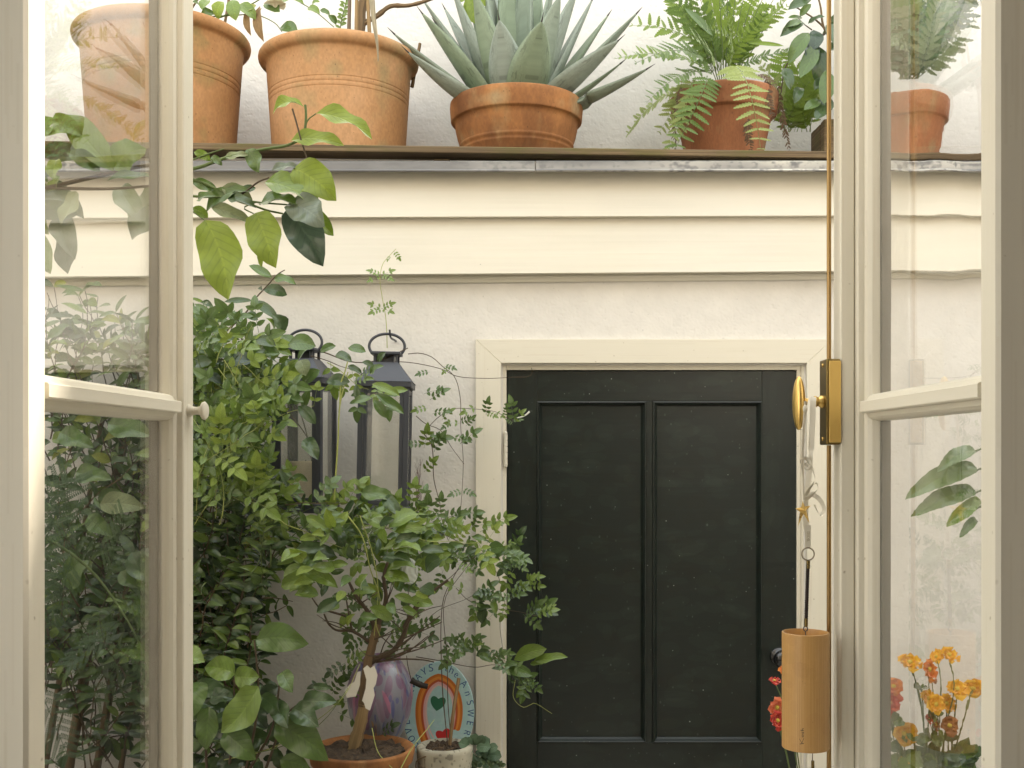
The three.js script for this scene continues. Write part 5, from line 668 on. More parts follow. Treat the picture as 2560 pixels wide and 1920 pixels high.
  T.disc = tex(128, 128, (u, v) => { const r = Math.hypot(u - 0.5, v - 0.5); return 0.5 + 0.3 * Math.sin(r * 60) * fbm(u, v, 5, 5, 3, 301) + 0.3 * fbm(u, v, 12, 12, 3, 302); });
  mesh('disc', new THREE.SphereGeometry(0.029, 32, 20).scale(0.72, 1, 0.16), phy({ color: col(0.86, 0.88, 0.84), roughness: 0.25, transmission: 0.55, thickness: 0, clearcoat: 1, bumpMap: T.disc, bumpScale: 0.006 }), s); mesh('thread', tube([V(0, 0.028, 0), V(0.002, 0.07, 0)], 0.0005, 0.0005, 2, 4), M.twig, s);
}
{ // vase
  const vd = 2.56, yF = Y(1868, vd), y0 = BT, k = yF - y0, t = thing('glazed_vase', 'lustre glazed purple and blue stoneware vase behind the small tree', 'vase', [X(950, vd), y0, -vd]);
  T.glaze = canvasTex(512, 512, (c, w, h) => {
    c.fillStyle = '#85858f'; c.fillRect(0, 0, w, h); const b = (n, col, rx, ry, x0, x1, y0, y1) => { c.fillStyle = col; for (let i = 0; i < n; i++) { c.beginPath(); c.ellipse(rr(x0, x1), rr(y0, y1), rx * rr(0.4, 1.4), ry * rr(0.4, 1.4), rr(-0.4, 0.4), 0, 7); c.fill(); } };
    b(120, 'rgba(104,110,134,0.3)', 14, 40, 0, w, 0, h); b(140, 'rgba(168,172,186,0.4)', 7, 26, 0, w, 0, h); b(110, 'rgba(112,52,92,0.4)', 14, 30, 0, w, 0, h * 0.62); b(60, 'rgba(150,105,135,0.35)', 10, 22, 0, w, 0, h * 0.6); b(22, 'rgba(190,138,66,0.6)', 3, 18, 0, w, h * 0.2, h * 0.8); b(90, 'rgba(52,62,140,0.42)', 4, 13, 0, w, h * 0.3, h * 0.9); b(14, 'rgba(205,110,140,0.5)', 5, 26, 0, w, h * 0.1, h * 0.6); b(50, 'rgba(60,52,58,0.4)', 10, 12, 0, w, 0, h * 0.12); b(24, 'rgba(70,120,110,0.4)', 5, 16, 0, w, h * 0.7, h);
  }); T.glaze.wrapS = THREE.RepeatWrapping;
  const s = 0.0785 / 83, R = (px) => px * s, q = (py) => Y(py, vd) - y0;
  mesh('body', lathe([[0, 0], [R(50), 0], [R(52), 0.006], [R(40), k * 0.7], [R(42), q(1850)], [R(60), q(1825)], [R(76), q(1785)], [R(83), q(1740)], [R(81), q(1710)], [R(70), q(1680)], [R(56), q(1657)], [R(50), q(1648)], [R(53), q(1642)], [R(48), q(1641)], [R(43), q(1650)], [R(44), q(1700)], [0, q(1760)]], 56), phy({ color: 0xffffff, map: T.glaze, roughness: 0.28, clearcoat: 0.5, clearcoatRoughness: 0.1, bumpMap: T.glaze, bumpScale: 0.001 }), t);
  const sp = thing('seed_pod', 'dark brown seed pod on a twig beside the vase', 'seed pod', [X(1050, 2.5), Y(1712, 2.5), -2.5]); mesh('pod', tube([V(-0.021, 0.011, 0), V(-0.008, 0.004, 0), V(0.008, -0.002, 0), V(0.018, -0.004, 0)], 0.0075, 0.0066, 10, 10, 0.12), std({ color: col(0.02, 0.014, 0.01), roughness: 0.8 }), sp); mesh('stalk', tube([V(-0.02, 0.011, 0), V(-0.03, 0.04, -0.02), V(-0.035, 0.06, -0.04)], 0.0012, 0.001, 6, 4), M.twig, sp);
}
{ // painted plaque
  const pd = 2.70, t = thing('painted_plaque', 'pale blue oval plaque painted with a rainbow, hearts and lettering', 'plaque', [X(1097, pd), Y(1780, pd), -pd]);
  const rx = 89 / F * pd, ry = 125 / F * pd; t.rotation.x = -0.10;
  T.plaque = canvasTex(456, 648, (c, w, h) => {
    c.fillStyle = '#a9c9c9'; c.fillRect(0, 0, w, h); for (let i = 0; i < 240; i++) { c.fillStyle = `rgba(${170 + rnd() * 40},${205 + rnd() * 25},${205 + rnd() * 20},0.22)`; c.beginPath(); c.ellipse(rnd() * w, rnd() * h, 30 * rnd() + 6, 10, rnd() * 3, 0, 7); c.fill(); }
    c.lineCap = 'round'; const arc = (o, lw, col, e0 = 0, e1 = 0) => { c.strokeStyle = col; c.lineWidth = lw; c.beginPath(); c.moveTo(140 + o, 520 + e0); c.bezierCurveTo(70 + o * 1.1, 380, 70 + o, 130 + o * 1.2, 225, 92 + o); c.bezierCurveTo(330 - o * 0.6, 105 + o, 400 - o, 250, 352 - o * 0.8, 425 + e1); c.stroke(); };
    arc(0, 30, '#c9701f'); arc(16, 17, '#d98a35'); arc(30, 17, '#b8532b'); arc(44, 16, '#dba8a6'); arc(56, 10, '#e0bcb4', -40, -60); c.globalAlpha = 0.5; arc(6, 5, '#e3a04c'); arc(-9, 5, '#a8521a'); c.globalAlpha = 1;
    const heart = (x, y, s, r, f) => { c.save(); c.translate(x, y); c.rotate(r); c.scale(s, s); c.fillStyle = f; c.beginPath(); c.moveTo(0, 30); c.bezierCurveTo(-52, -4, -30, -48, 0, -20); c.bezierCurveTo(30, -48, 52, -4, 0, 30); c.fill(); c.restore(); };
    heart(222, 268, 1.55, 0.15, '#2c6a4c'); heart(262, 474, 1.5, -0.25, '#c22a2a');
    c.fillStyle = '#1f3d78'; const put = (ch, x, y, r, s = 44) => { c.save(); c.translate(x, y); c.rotate(r); c.font = s + 'px sans-serif'; c.textAlign = 'center'; c.fillText(ch, 0, 0); c.restore(); };
    const ring = (txt, a0, step, s) => [...txt].forEach((ch, i) => { const a = a0 + step * i; put(ch, 228 + Math.cos(a) * 186, 324 + Math.sin(a) * 272, a + Math.PI / 2 + rr(-0.16, 0.16), s * rr(0.9, 1.1)); });
    ring('LOVE', 2.35, 0.19, 58); ring('IS', 3.14, 0.13, 50); ring('AL', 3.46, 0.18, 56); ring('WAYS', 3.82, 0.21, 60); ring('the', 4.95, 0.17, 58); ring('AnSWER', 5.62, 0.225, 58);
  });
  const s = new THREE.Shape(); s.absellipse(0, 0, rx, ry, 0, Math.PI * 2); const g = new THREE.ExtrudeGeometry(s, { depth: 0.008, bevelEnabled: true, bevelThickness: 0.002, bevelSize: 0.002, bevelOffset: -0.002, bevelSegments: 2, curveSegments: 48 }); const a = g.attributes.position, uv = g.attributes.uv; for (let i = 0; i < a.count; i++) uv.setXY(i, a.getX(i) / (2 * rx) + 0.5, a.getY(i) / (2 * ry) + 0.5);
  mesh('board', g, std({ color: 0xffffff, map: T.plaque, roughness: 0.7 }), t);
}
{ // stone pot, its stick and twig; stonecrop
  const sd = 2.46, top = Y(1862, sd), cx = X(1112, sd);
  T.stone = tex(256, 256, (u, v) => { const a = fbm(u, v, 8, 8, 4, 321), b = vnoise(u, v, 60, 60, 322); const k = 0.50 + 0.28 * a - (b > 0.8 ? 0.14 : 0); return [k, k * 0.97, k * 0.86]; }, true);
  pot('stone_pot', 'small speckled grey stone pot in front of the painted plaque', cx, sd, std({ color: 0xffffff, map: T.stone, bumpMap: T.stone, bumpScale: 0.003, roughness: 0.95 }), [[0.05, 0], [0.053, 0.004], [0.064, top - BT - 0.012], [0.0645, top - BT - 0.004], [0.060, top - BT]], top - BT - 0.006, { y: BT });
  const k = thing('wooden_stick', 'flat wooden stick pushed into the stone pot', 'stick', [X(1122, sd), top - 0.02, -sd]); mesh('stick', tube([V(0, 0, 0), V(X(1133, sd) - X(1122, sd), Y(1760, sd) - top, -0.02), V(X(1145, sd) - X(1122, sd), Y(1682, sd) - top, -0.04)], 0.0042, 0.0042, 8, 6), M.cane, k);
  const q = thing('fallen_twig', 'forked brown twig lying over the rim of the stone pot', 'twig', [X(1060, 2.40), Y(1895, 2.40), -2.40]); mesh('twig', joined([tube([[1040, 1925], [1042, 1902], [1075, 1888], [1105, 1880], [1135, 1870]].map(([x, y]) => P(x, y, 2.41).sub(q.position)), 0.0018, 0.0012, 12, 5), tube([[1075, 1888], [1085, 1872], [1110, 1868]].map(([x, y]) => P(x, y, 2.41).sub(q.position)), 0.0013, 0.001, 6, 5)]), M.bark, q);
  const b = V(X(1190, 2.5), BT, -2.5), p = new Plant('stonecrop', 'fleshy blue green stonecrop beside the stone pot', 'succulent', b), lf = leafGeo({ w: 0.8, peak: 0.6, arch: 0.18, fold: 0.12, sharp: 0.7, nl: 7, nw: 3 }), lm = [leafMat(0.10, 0.17, 0.09, { clearcoat: 0.2, transmission: 0.1 }), leafMat(0.08, 0.14, 0.07, { clearcoat: 0.2, transmission: 0.1 })];
  p.stem([b, P(1185, 1960, 2.5), P(1190, 1890, 2.49)], 0.005, 0.003, M.stemGreen);
  for (let i = 0; i < 34; i++) { const a = i * 2.4, r = 6 + i * 1.2, x = 1186 + Math.cos(a) * r * 0.7 + (i > 20 ? 10 : 0), y = 1868 + Math.sin(a) * r * 0.8 + i * 0.8, s = rr(22, 38); p.leafPx(lf, lm[i % 2], [x, y], [x + Math.cos(a) * s, y + Math.sin(a) * s * 0.8], 2.47 + rr(-0.02, 0.03), { up: 0.7, dz: 0.01 }); }
  for (let i = 0; i < 16; i++) { const x = 1180 + rnd() * 70, y = 1905 + rnd() * 25; p.leafPx(pick(G.oval), L.deep, [x, y], [x + rr(-15, 20), y - rr(2, 14)], 2.45, { w: 1.2 }); }
  p.done();
}
{ // large leaved shrub low on the wall
  const b = V(X(560, 2.3), 0, -2.3), p = new Plant('large_leaf_shrub', 'low shrub with large broad green leaves under the jasmine', 'shrub', b), d = 2.28;
  const l = (a, e, m, w = 1, dd = 0, o = {}) => p.leafPx(pick(G.broad), L[m], a, e, d + dd, { w, dz: rr(-0.02, 0.05), up: rr(0.2, 0.6), ...o });
  l([640, 1600], [772, 1610], 'mid', 0.95, 0, { up: 0.4 }); l([588, 1685], [512, 1668], 'bright', 1.3); l([586, 1690], [648, 1692], 'bright', 1.4); l([646, 1716], [553, 1832], 'bright', 1.05, -0.03); l([522, 1766], [515, 1876], 'mid', 0.9); l([502, 1705], [487, 1790], 'mid', 1.1); l([704, 1680], [732, 1732], 'mid', 1.0); l([756, 1752], [842, 1754], 'deep', 0.9); l([733, 1770], [797, 1818], 'deep', 1.0); l([688, 1812], [822, 1902], 'mid', 0.9); l([781, 1716], [832, 1720], 'deep', 0.6); l([680, 1760], [720, 1820], 'deep', 1.0); l([470, 1640], [512, 1655], 'bright', 1.2); l([560, 1830], [640, 1900], 'mid', 1.0); l([700, 1900], [780, 1930], 'mid', 1); l([650, 1740], [700, 1790], 'deep', 1);
  for (let i = 0; i < 60; i++) { const x = rr(430, 720), y = rr(1700, 1930), a = rr(-0.4, 3.4), s = rr(50, 95); l([x, y], [x + Math.cos(a) * s, y + Math.sin(a) * s * 0.8], pick(['deep', 'dark', 'deep', 'mid']), rr(0.7, 1), rr(0.03, 0.16)); }
  for (const a of [[[560, 1990], [580, 1860], [586, 1690]], [[600, 1990], [640, 1800], [646, 1716], [636, 1600]], [[520, 1990], [515, 1850], [522, 1766]], [[640, 1990], [690, 1850], [710, 1790], [740, 1765]], [[600, 1960], [680, 1820], [700, 1700]]]) p.stem(a.map(([x, y]) => P(x, y, d + 0.02)), 0.0035, 0.002, M.twig);
  p.done();
}
{ // mimosa behind the plain leaf
  const b = V(X(60, 1.85), 0, -1.95), p = new Plant('mimosa', 'feathery mimosa shoot pressed close behind the window glass', 'shrub', b), d = 1.78, fm = [leafMat(0.10, 0.20, 0.045, { clearcoat: 0.1 }), leafMat(0.07, 0.15, 0.05, { clearcoat: 0.1 })];
  p.stem([b, P(40, 1700, 1.85), P(60, 1400, d)], 0.006, 0.004, M.bark); p.stem([P(60, 1330, d), P(127, 1353, d), P(224, 1423, d), P(293, 1511, d), P(340, 1592, d), P(363, 1646, d), P(372, 1700, d)], 0.003, 0.0012, M.stemGreen);
  const f = (a, e, k = 0, w = 1, m = 0) => p.leafPx(G.feather[k], fm[m], a, e, d, { w, dz: rr(-0.01, 0.05), up: 0.3, roll: rr(-0.4, 0.4) });
  f([262, 1455], [310, 1290], 0, 0.8); f([224, 1423], [195, 1270], 1, 0.8); f([293, 1511], [200, 1600], 0, 0.8); f([342, 1592], [390, 1470], 0, 0.9); f([340, 1592], [240, 1740], 1, 0.8); f([363, 1646], [330, 1745], 1, 0.8); f([310, 1540], [170, 1660], 0, 0.7, 1); f([130, 1355], [150, 1250], 0, 1, 1); f([127, 1353], [110, 1480], 1, 1, 1); f([180, 1390], [135, 1560], 0, 0.8, 1); f([60, 1500], [170, 1200], 0, 0.8, 1); f([90, 1700], [170, 1890], 0, 0.8, 1); f([330, 1570], [390, 1720], 0, 0.6);
  for (const [a, e, m] of [[[170, 1470], [225, 1400], 'mid'], [[200, 1480], [180, 1380], 'mid'], [[300, 1430], [345, 1470], 'mid'], [[330, 1380], [385, 1460], 'deep'], [[220, 1290], [280, 1340], 'mid'], [[130, 1100], [190, 1090], 'bright'], [[270, 1060], [380, 1090], 'mid'], [[150, 1080], [235, 1120], 'mid'], [[190, 1180], [280, 1200], 'mid'], [[250, 1260], [360, 1270], 'pale']]) p.leafPx(pick(G.broad), L[m], a, e, 2.1, { w: 0.9, up: 0.5 });
  p.done(300, 'leaf');
}
// ---------------------------------------------------------------- geum in flower and the plant leaning in beside it
{
  const b = V(0.70, 0, -1.95), p = new Plant('geum', 'geum with ruffled yellow, orange and red flowers on wiry stems', 'flowers', b), d = 1.92;
  const pet = (w, s) => leafGeo({ w: 0.95 * w, peak: 0.62, arch: 0.1, fold: 0.12, wave: 0.7, nl: 7, nw: 2, sharp: 0.62, droopTip: s });
  const petals = [pet(1, 0.1), pet(1.1, 0.25), pet(0.9, -0.1)];
  const pm = (r, g, bb) => phy({ color: col(r, g, bb), roughness: 0.95, transmission: 0.35, thickness: 0 });
  const PM = { y: [pm(0.85, 0.50, 0.03), pm(0.80, 0.40, 0.03)], o: [pm(0.72, 0.24, 0.035), pm(0.66, 0.18, 0.03)], r: [pm(0.50, 0.035, 0.02), pm(0.58, 0.07, 0.03)], c: [pm(0.80, 0.22, 0.10), pm(0.85, 0.30, 0.15)], n: [pm(0.28, 0.10, 0.03), pm(0.36, 0.13, 0.03)] };
  const eye = std({ color: col(0.55, 0.42, 0.06), roughness: 0.9 }), cal = L.deep;
  const flower = (px, py, r, k, tilt = 0.5, n = 9) => {
    const c = P(px, py, d + rr(-0.05, 0.05)), o = new THREE.Group(); o.name = 'flower'; o.position.copy(c).sub(b); p.t.add(o);
    const ax = V(rr(-0.5, 0.5), 0.8 - tilt, 0.5 + tilt).normalize(), u = V(1, 0, 0).cross(ax).normalize(), v = ax.clone().cross(u), R = r * d / F;
    for (let i = 0; i < n; i++) { const a = i * 2.399, lay = i / n, out = u.clone().multiplyScalar(Math.cos(a)).addScaledVector(v, Math.sin(a)), dir = out.clone().addScaledVector(ax, 0.1 + lay * 0.4), m = new THREE.Mesh(petals[i % 3], PM[k][i % 2]); m.name = 'petal'; m.castShadow = m.receiveShadow = true; basis(out.clone().multiplyScalar(0.001), dir, ax.clone().addScaledVector(out, -lay), R * rr(0.85, 1.1) * (1 - 0.25 * lay)).decompose(m.position, m.quaternion, m.scale); o.add(m); }
    const e = new THREE.Mesh(new THREE.IcosahedronGeometry(R * 0.22, 1), eye); e.name = 'stamens'; e.position.copy(ax).multiplyScalar(R * 0.12); o.add(e);
    const q = new THREE.Mesh(lathe([[0, -0.004], [0.003, -0.002], [0.004, 0.002], [0, 0.003]], 8), M.stemGreen); q.name = 'calyx'; o.add(q);
    return c;
  };
  const F2 = [[2273, 1658, 26, 'y', 0.1, 2290, 1715], [2346, 1645, 25, 'y', 0, 2360, 1700], [2380, 1641, 27, 'y', 0.1, 2395, 1715], [2319, 1676, 30, 'o', 0.35, 2322, 1760], [2330, 1703, 22, 'n', -0.4, 2340, 1760], [2243, 1716, 22, 'o', 0.3, 2245, 1800], [2228, 1756, 32, 'r', 0.45, 2240, 1850], [2404, 1727, 28, 'y', 0.05, 2395, 1800], [2436, 1722, 22, 'y', 0.4, 2420, 1790], [2319, 1749, 27, 'y', 0.1, 2335, 1810], [2347, 1764, 28, 'y', 0.2, 2355, 1830], [2374, 1761, 25, 'y', 0.3, 2380, 1830], [2384, 1816, 25, 'n', 0.2, 2390, 1900], [2322, 1799, 14, 'r', 0.1, 2340, 1850], [2266, 1832, 32, 'y', 0.6, 2270, 1900], [2343, 1812, 17, 'n', 0.2, 2350, 1880], [2258, 1912, 24, 'y', 0.6, 2262, 1960], [2216, 1690, 16, 'y', 0.1, 2225, 1760], [1940, 1768, 27, 'c', 0.75, 1960, 1850], [1942, 1802, 24, 'r', 0.4, 1962, 1870], [1936, 1704, 16, 'r', -0.2, 1970, 1790], [1962, 1678, 18, 'o', 0.1, 1980, 1780]];
  for (const [x, y, r, k, tl, mx, my] of F2) { const c = flower(x, y, r * 1.08, k, tl, k === 'n' ? 5 : 8), m = P(mx, my, d), e = x < 2000 ? V(0.58, 0.12, -1.95) : P(lerp(mx, 2330, 0.5), 2050, d); p.stem([e, e.clone().lerp(m, 0.6).add(V(rr(-0.01, 0.01), 0, 0)), m, c], 0.0016, 0.0011, M.stemGreen, 'stem', 0, 5); }
  const lobed = leafGeo({ w: 0.55, peak: 0.65, arch: 0.06, fold: 0.15, wave: 0.2, nl: 8, sharp: 0.7, teeth: 0.12 });
  for (const [x, y, s] of [[2290, 1852, 34], [2330, 1850, 40], [2230, 1800, 34], [2240, 1810, 30], [2370, 1850, 38], [2400, 1900, 50], [2350, 1905, 46], [2270, 1895, 40], [2220, 1870, 40], [2420, 1890, 50], [2310, 1910, 40], [2345, 1790, 26], [2300, 1720, 16], [2250, 1920, 46], [2390, 1935, 50], [2215, 1925, 46]]) { const a0 = rr(-0.6, 0.6); for (const a of [-1.57, -0.5, -2.6, 0.1, -3.2]) p.leafPx(lobed, pick([L.mid, L.bright, L.deep]), [x, y], [x + Math.cos(a + a0) * s, y + Math.sin(a + a0) * s * 0.7], d + rr(-0.04, 0.06), { up: 0.7, dz: rr(0, 0.03) }); p.stem([P(x, y + 4, d), P(lerp(x, 2320, 0.4), y + 90, d), P(2320, 2050, d)], 0.0014, 0.0016, M.stemGreen, 'stalk', 0, 4); }
  for (let i = 0; i < 14; i++) { const x = rr(2215, 2430), y = rr(1850, 1930); p.leafPx(pick(G.broad), pick([L.mid, L.deep]), [x, y + 30], [x + rr(-40, 40), y - 10], d + 0.06, { up: 0.6 }); }
  p.done(300, 'leaf');
  const t = thing('flower_tub', 'clay tub planted with the geum', 'plant pot', [b.x, 0, b.z]); mesh('body', lathe([[0, 0], [0.13, 0], [0.17, 0.14], [0.185, 0.145], [0.185, 0.17], [0.17, 0.17], [0.165, 0.13], [0, 0.13]]), M.clayRed, t);
}
{
  const b = V(1.12, 0, -2.15), p = new Plant('broad_leaf_plant', 'tall plant leaning in with long drooping leaves above the geum', 'plant', b), d = 2.1, lf = [0, 1, 2].map((i) => leafGeo({ w: 0.36, peak: 0.4, arch: 0.1 + 0.05 * i, fold: 0.25, bend: 0.05, wave: 0.2, nl: 16, nw: 2, teeth: 0.06, sharp: 1.1 }));
  p.stem([b, V(1.1, 0.6, -2.12), P(2600, 1250, d), P(2560, 1120, d)], 0.009, 0.005, M.stemGreen); for (const y of [1120, 1170, 1225, 1265]) p.stem([P(2590, y + 60, d), P(2500, y, d), P(2440, y + 10, d)], 0.003, 0.002, M.stemGreen);
  for (const [a, e, m, w] of [[[2450, 1128], [2345, 1182], 'mid', 0.8], [[2455, 1170], [2268, 1248], 'mid', 0.75], [[2450, 1228], [2284, 1292], 'mid', 0.75], [[2470, 1250], [2374, 1318], 'bright', 0.8], [[2455, 1300], [2400, 1345], 'mid', 0.8], [[2480, 1130], [2560, 1200], 'mid', 1], [[2500, 1200], [2600, 1280], 'mid', 1]]) p.leafPx(pick(lf), L[m], a, e, d, { w, dz: 0.04, up: 0.8 });
  p.done();
}
// ---------------------------------------------------------------- wind chime, ribbons and star on the brass handle
const CD = 1.462;
{
  const cx = X(2014, CD), yt = Y(1580, CD), yb = Y(1868, CD), R = 58 / F * CD, t = thing('wind_chime', 'bamboo tube wind chime hanging on a braided cord beside the brass bolt', 'wind chime', [cx, yb, -CD]), H = yt - yb;
  T.bamboo = canvasTex(1024, 512, (c, w, h) => {
    c.fillStyle = '#b98e53'; c.fillRect(0, 0, w, h);
    for (let i = 0; i < 900; i++) { const x = rnd() * w, k = rnd(); c.fillStyle = k < 0.5 ? `rgba(150,104,52,${0.05 + 0.22 * rnd()})` : `rgba(226,190,128,${0.05 + 0.2 * rnd()})`; c.fillRect(x, rnd() * h * 0.6 - 20, 0.8 + rnd() * 2.2, h * (0.3 + rnd())); }
    for (let i = 0; i < 40; i++) { c.fillStyle = `rgba(110,70,35,${0.1 + 0.1 * rnd()})`; c.beginPath(); c.ellipse(rnd() * w, rnd() * h, 20 + 60 * rnd(), 8 + 30 * rnd(), 0, 0, 7); c.globalAlpha = 0.25; c.fill(); c.globalAlpha = 1; }
    for (let i = 0; i < 12; i++) { c.fillStyle = 'rgba(70,40,20,0.8)'; c.fillRect(rnd() * w, rnd() * h, 2, 3); }
    c.save(); c.translate(w * 0.4415, h * 0.925); c.rotate(-Math.PI / 2); c.strokeStyle = '#3a2a16'; c.lineWidth = 2.6; c.lineCap = c.lineJoin = 'round'; c.beginPath(); c.moveTo(0, -22); c.lineTo(4, 4); c.moveTo(22, -24); c.lineTo(4, -8); c.lineTo(26, 4); // K
    c.moveTo(40, -6); c.bezierCurveTo(30, -8, 29, 4, 37, 3); c.bezierCurveTo(43, 2, 43, -5, 40, -6); c.moveTo(54, -7); c.bezierCurveTo(46, -8, 47, -2, 51, -1); c.bezierCurveTo(56, 1, 52, 5, 46, 3); c.moveTo(60, -16); c.lineTo(60, 3); c.bezierCurveTo(62, -8, 69, -8, 68, 3); c.stroke(); c.restore();
  });
  const tubeG = lathe([[R - 0.0028, 0.004], [R - 0.0026, 0.0], [R - 0.0004, 0.0], [R, 0.0008], [R, H - 0.0008], [R - 0.0004, H], [R - 0.0028, H], [R - 0.003, H - 0.012], [R - 0.003, 0.004]], 64); const uv = tubeG.attributes.uv, ps = tubeG.attributes.position; for (let i = 0; i < uv.count; i++) uv.setY(i, ps.getY(i) / H); 
  // seam turned to the back so that the signature faces the room
  const bm = mesh('bamboo_tube', tubeG, phy({ color: 0xffffff, map: T.bamboo, roughness: 0.45, clearcoat: 0.25, clearcoatRoughness: 0.4, bumpMap: T.bamboo, bumpScale: 0.0004 }), t); bm.rotation.y = Math.PI;
  mesh('disc', new THREE.CylinderGeometry(R - 0.0031, R - 0.0031, 0.003, 40).translate(0, H - 0.016, 0), std({ color: col(0.62, 0.42, 0.2), roughness: 0.7 }), t);
  const Z = (px, py) => P(px, py, CD).sub(t.position);
  const loop = []; for (let i = 0; i <= 16; i++) { const a = i / 16 * 5.2 - 0.9; loop.push(Z(2014 + Math.cos(a) * 5, 1572 - Math.sin(a) * 6)); }
  mesh('hook', tube([Z(2015, 1590), Z(2014, 1578), ...loop], 0.0007, 0.0007, 40, 6), M.iron, t);
  const strand = (ph) => { const a = []; for (let i = 0; i <= 70; i++) { const k = i / 70, an = k * 62 + ph; a.push(Z(lerp(2015, 2020, k), lerp(1562, 1408, k)).add(V(Math.cos(an) * 0.0013, 0, Math.sin(an) * 0.0013))); } return tube(a, 0.0013, 0.0013, 210, 5); };
  mesh('cord', joined([strand(0), strand(2.09), strand(4.19)]), std({ color: col(0.022, 0.014, 0.010), roughness: 0.8 }), t);
  for (const [y0, y1, x] of [[1566, 1546, 2015], [1421, 1402, 2020.5]]) { const a = Z(x, y0), c = Z(x, y1); mesh('ferrule', new THREE.CylinderGeometry(0.0026, 0.0026, c.y - a.y, 16).translate(a.x, (a.y + c.y) / 2, 0), M.brassOld, t); }
  const rg = new THREE.TorusGeometry(15.5 / F * CD, 0.0010, 10, 40); const rc = Z(2020, 1385); mesh('ring', rg.translate(rc.x, rc.y, 0), std({ color: col(0.28, 0.24, 0.18), metalness: 1, roughness: 0.3 }), t);
  mesh('striker_cord', tube([Z(2032, 1870), Z(2031, 1900), Z(2032, 1960)], 0.0006, 0.0006, 8, 5), M.twig, t); mesh('striker', new THREE.CylinderGeometry(0.0022, 0.0022, 0.05, 12).translate(Z(2032, 1950).x, Z(2032, 1948).y, 0), M.brassOld, t);
}
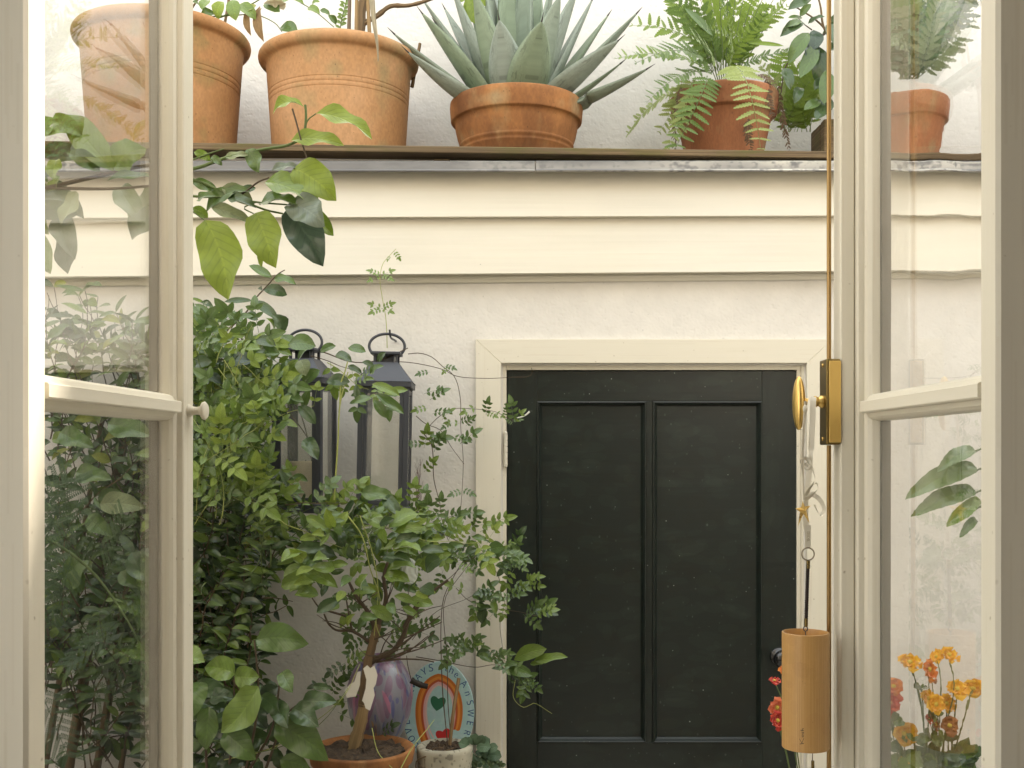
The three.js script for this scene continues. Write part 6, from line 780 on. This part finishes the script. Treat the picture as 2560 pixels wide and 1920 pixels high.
{
  const rm = phy({ color: col(0.74, 0.70, 0.60), roughness: 0.55, sheen: 0.5, sheenRoughness: 0.4 });
  const t = thing('ribbon', 'cream satin ribbon looped over the handle and tied to the wind chime', 'ribbon', [X(2030, 1.465), Y(1000, 1.465), -1.465]), Z = (px, py, dz = 0) => P(px, py, 1.465 - dz).sub(t.position);
  mesh('strand', band([Z(2034, 992, 0.009), Z(2033, 1000, 0.012), Z(2031, 1060, 0.010), Z(2028, 1120, 0.006), Z(2024, 1170, 0.002), Z(2018, 1230, 0), Z(2014, 1300, 0), Z(2020, 1345, 0), Z(2020, 1368, 0.001)], 0.0076, (k) => 0.15 + 0.9 * Math.sin(k * 5.5) * (k > 0.35 && k < 0.75 ? 1 : 0.2), 80), rm, t);
  mesh('strand', band([Z(2034, 992, -0.006), Z(2026, 1000, -0.006), Z(2023, 1060, 0), Z(2026, 1120, 0), Z(2020, 1160, 0.004)], 0.006, (k) => 0.5 + k * 1.4, 50), rm, t);
  mesh('tail', band([Z(2010, 1168, 0.004), Z(2004, 1152, 0.008), Z(2016, 1146, 0.01), Z(2030, 1170, 0.01), Z(2036, 1200, 0.008), Z(2022, 1225, 0.006), Z(2014, 1240, 0.004)], 0.0075, (k) => 0.4 + 2.2 * k, 60), rm, t);
  mesh('tail', band([Z(2012, 1250, 0.006), Z(2030, 1238, 0.01), Z(2045, 1220, 0.010), Z(2040, 1208, 0.006), Z(2026, 1222, 0.004), Z(2018, 1238, 0.004)], 0.0072, (k) => 0.6 + 1.6 * k, 60), rm, t);
  mesh('tail', band([Z(2026, 1232, 0.004), Z(2050, 1250, 0.006), Z(2060, 1275, 0.006), Z(2050, 1288, 0.004), Z(2036, 1262, 0.003)], 0.0075, (k) => 0.5 + 1.2 * k, 60), rm, t);
  mesh('knot', tube([Z(2010, 1160, 0.006), Z(2018, 1172, 0.01), Z(2024, 1165, 0.008), Z(2016, 1158, 0.006)], 0.003, 0.0026, 16, 8), rm, t);
  T.word = canvasTex(64, 256, (c, w, h) => { c.fillStyle = '#d8d2c2'; c.fillRect(0, 0, w, h); c.save(); c.translate(w * 0.34, h * 0.5); c.rotate(Math.PI / 2); c.fillStyle = '#8d7c52'; c.font = '46px serif'; c.textAlign = 'center'; c.fillText('DIOR', 0, 0); c.restore(); });
  const wg = new THREE.PlaneGeometry(0.0078, 0.031).translate(0, 0, 0); const wp = mesh('printed_length', wg, phy({ color: 0xffffff, map: T.word, roughness: 0.55, sheen: 0.4 }), t); wp.position.copy(Z(2020, 1341, 0.0025)); wp.rotation.set(0, 0.15, -0.03);
  const c = thing('silk_cord', 'thin twisted silk cord carrying the brass star', 'cord', [X(2010, 1.455), Y(1010, 1.455), -1.455]), C = (px, py) => P(px, py, 1.452).sub(c.position);
  mesh('cord', joined([tube([C(2012, 1003), C(2012, 1020), C(2008, 1060), C(2006, 1110), C(2004, 1160), C(2008, 1200), C(2009, 1250)], 0.0011, 0.0009, 40, 5, 0.25), tube([C(2014, 1003), C(2015, 1020), C(2011, 1070), C(2009, 1110), C(2008, 1170), C(2010, 1250)], 0.0010, 0.0009, 40, 5, 0.25)]), std({ color: col(0.55, 0.50, 0.40), roughness: 0.5 }), c);
  mesh('knot', new THREE.SphereGeometry(0.0036, 12, 10).scale(0.9, 1.5, 0.9).translate(...C(2013, 1022).toArray()), std({ color: col(0.62, 0.58, 0.48), roughness: 0.5 }), c);
  const s = thing('star_ornament', 'small folded brass star with two tails', 'ornament', [X(2008, 1.452), Y(1275, 1.452), -1.452]); const pts = []; const k = CD / F;
  for (let i = 0; i < 10; i++) { const a = Math.PI / 2 + i * Math.PI / 5, r = (i % 2 ? 10 : 24) * k * (i === 4 || i === 6 ? 2.0 : 1); pts.push([Math.cos(a) * r * (i === 4 || i === 6 ? 0.62 : 1), Math.sin(a) * r]); }
  const pos = []; for (let i = 0; i < 10; i++) { const a = pts[i], b = pts[(i + 1) % 10]; for (const z of [0.0042, -0.0042]) { const ring = z > 0 ? [a, b] : [b, a]; pos.push(0, 0, z, ring[0][0], ring[0][1], 0, ring[1][0], ring[1][1], 0); } }
  const sg = new THREE.BufferGeometry(); sg.setAttribute('position', new THREE.Float32BufferAttribute(pos, 3)); sg.computeVertexNormals(); mesh('star', planarUV(sg, 0.05), M.brass, s).rotation.set(0.15, 0.35, 0.1);
}
renderer.render(scene, camera);
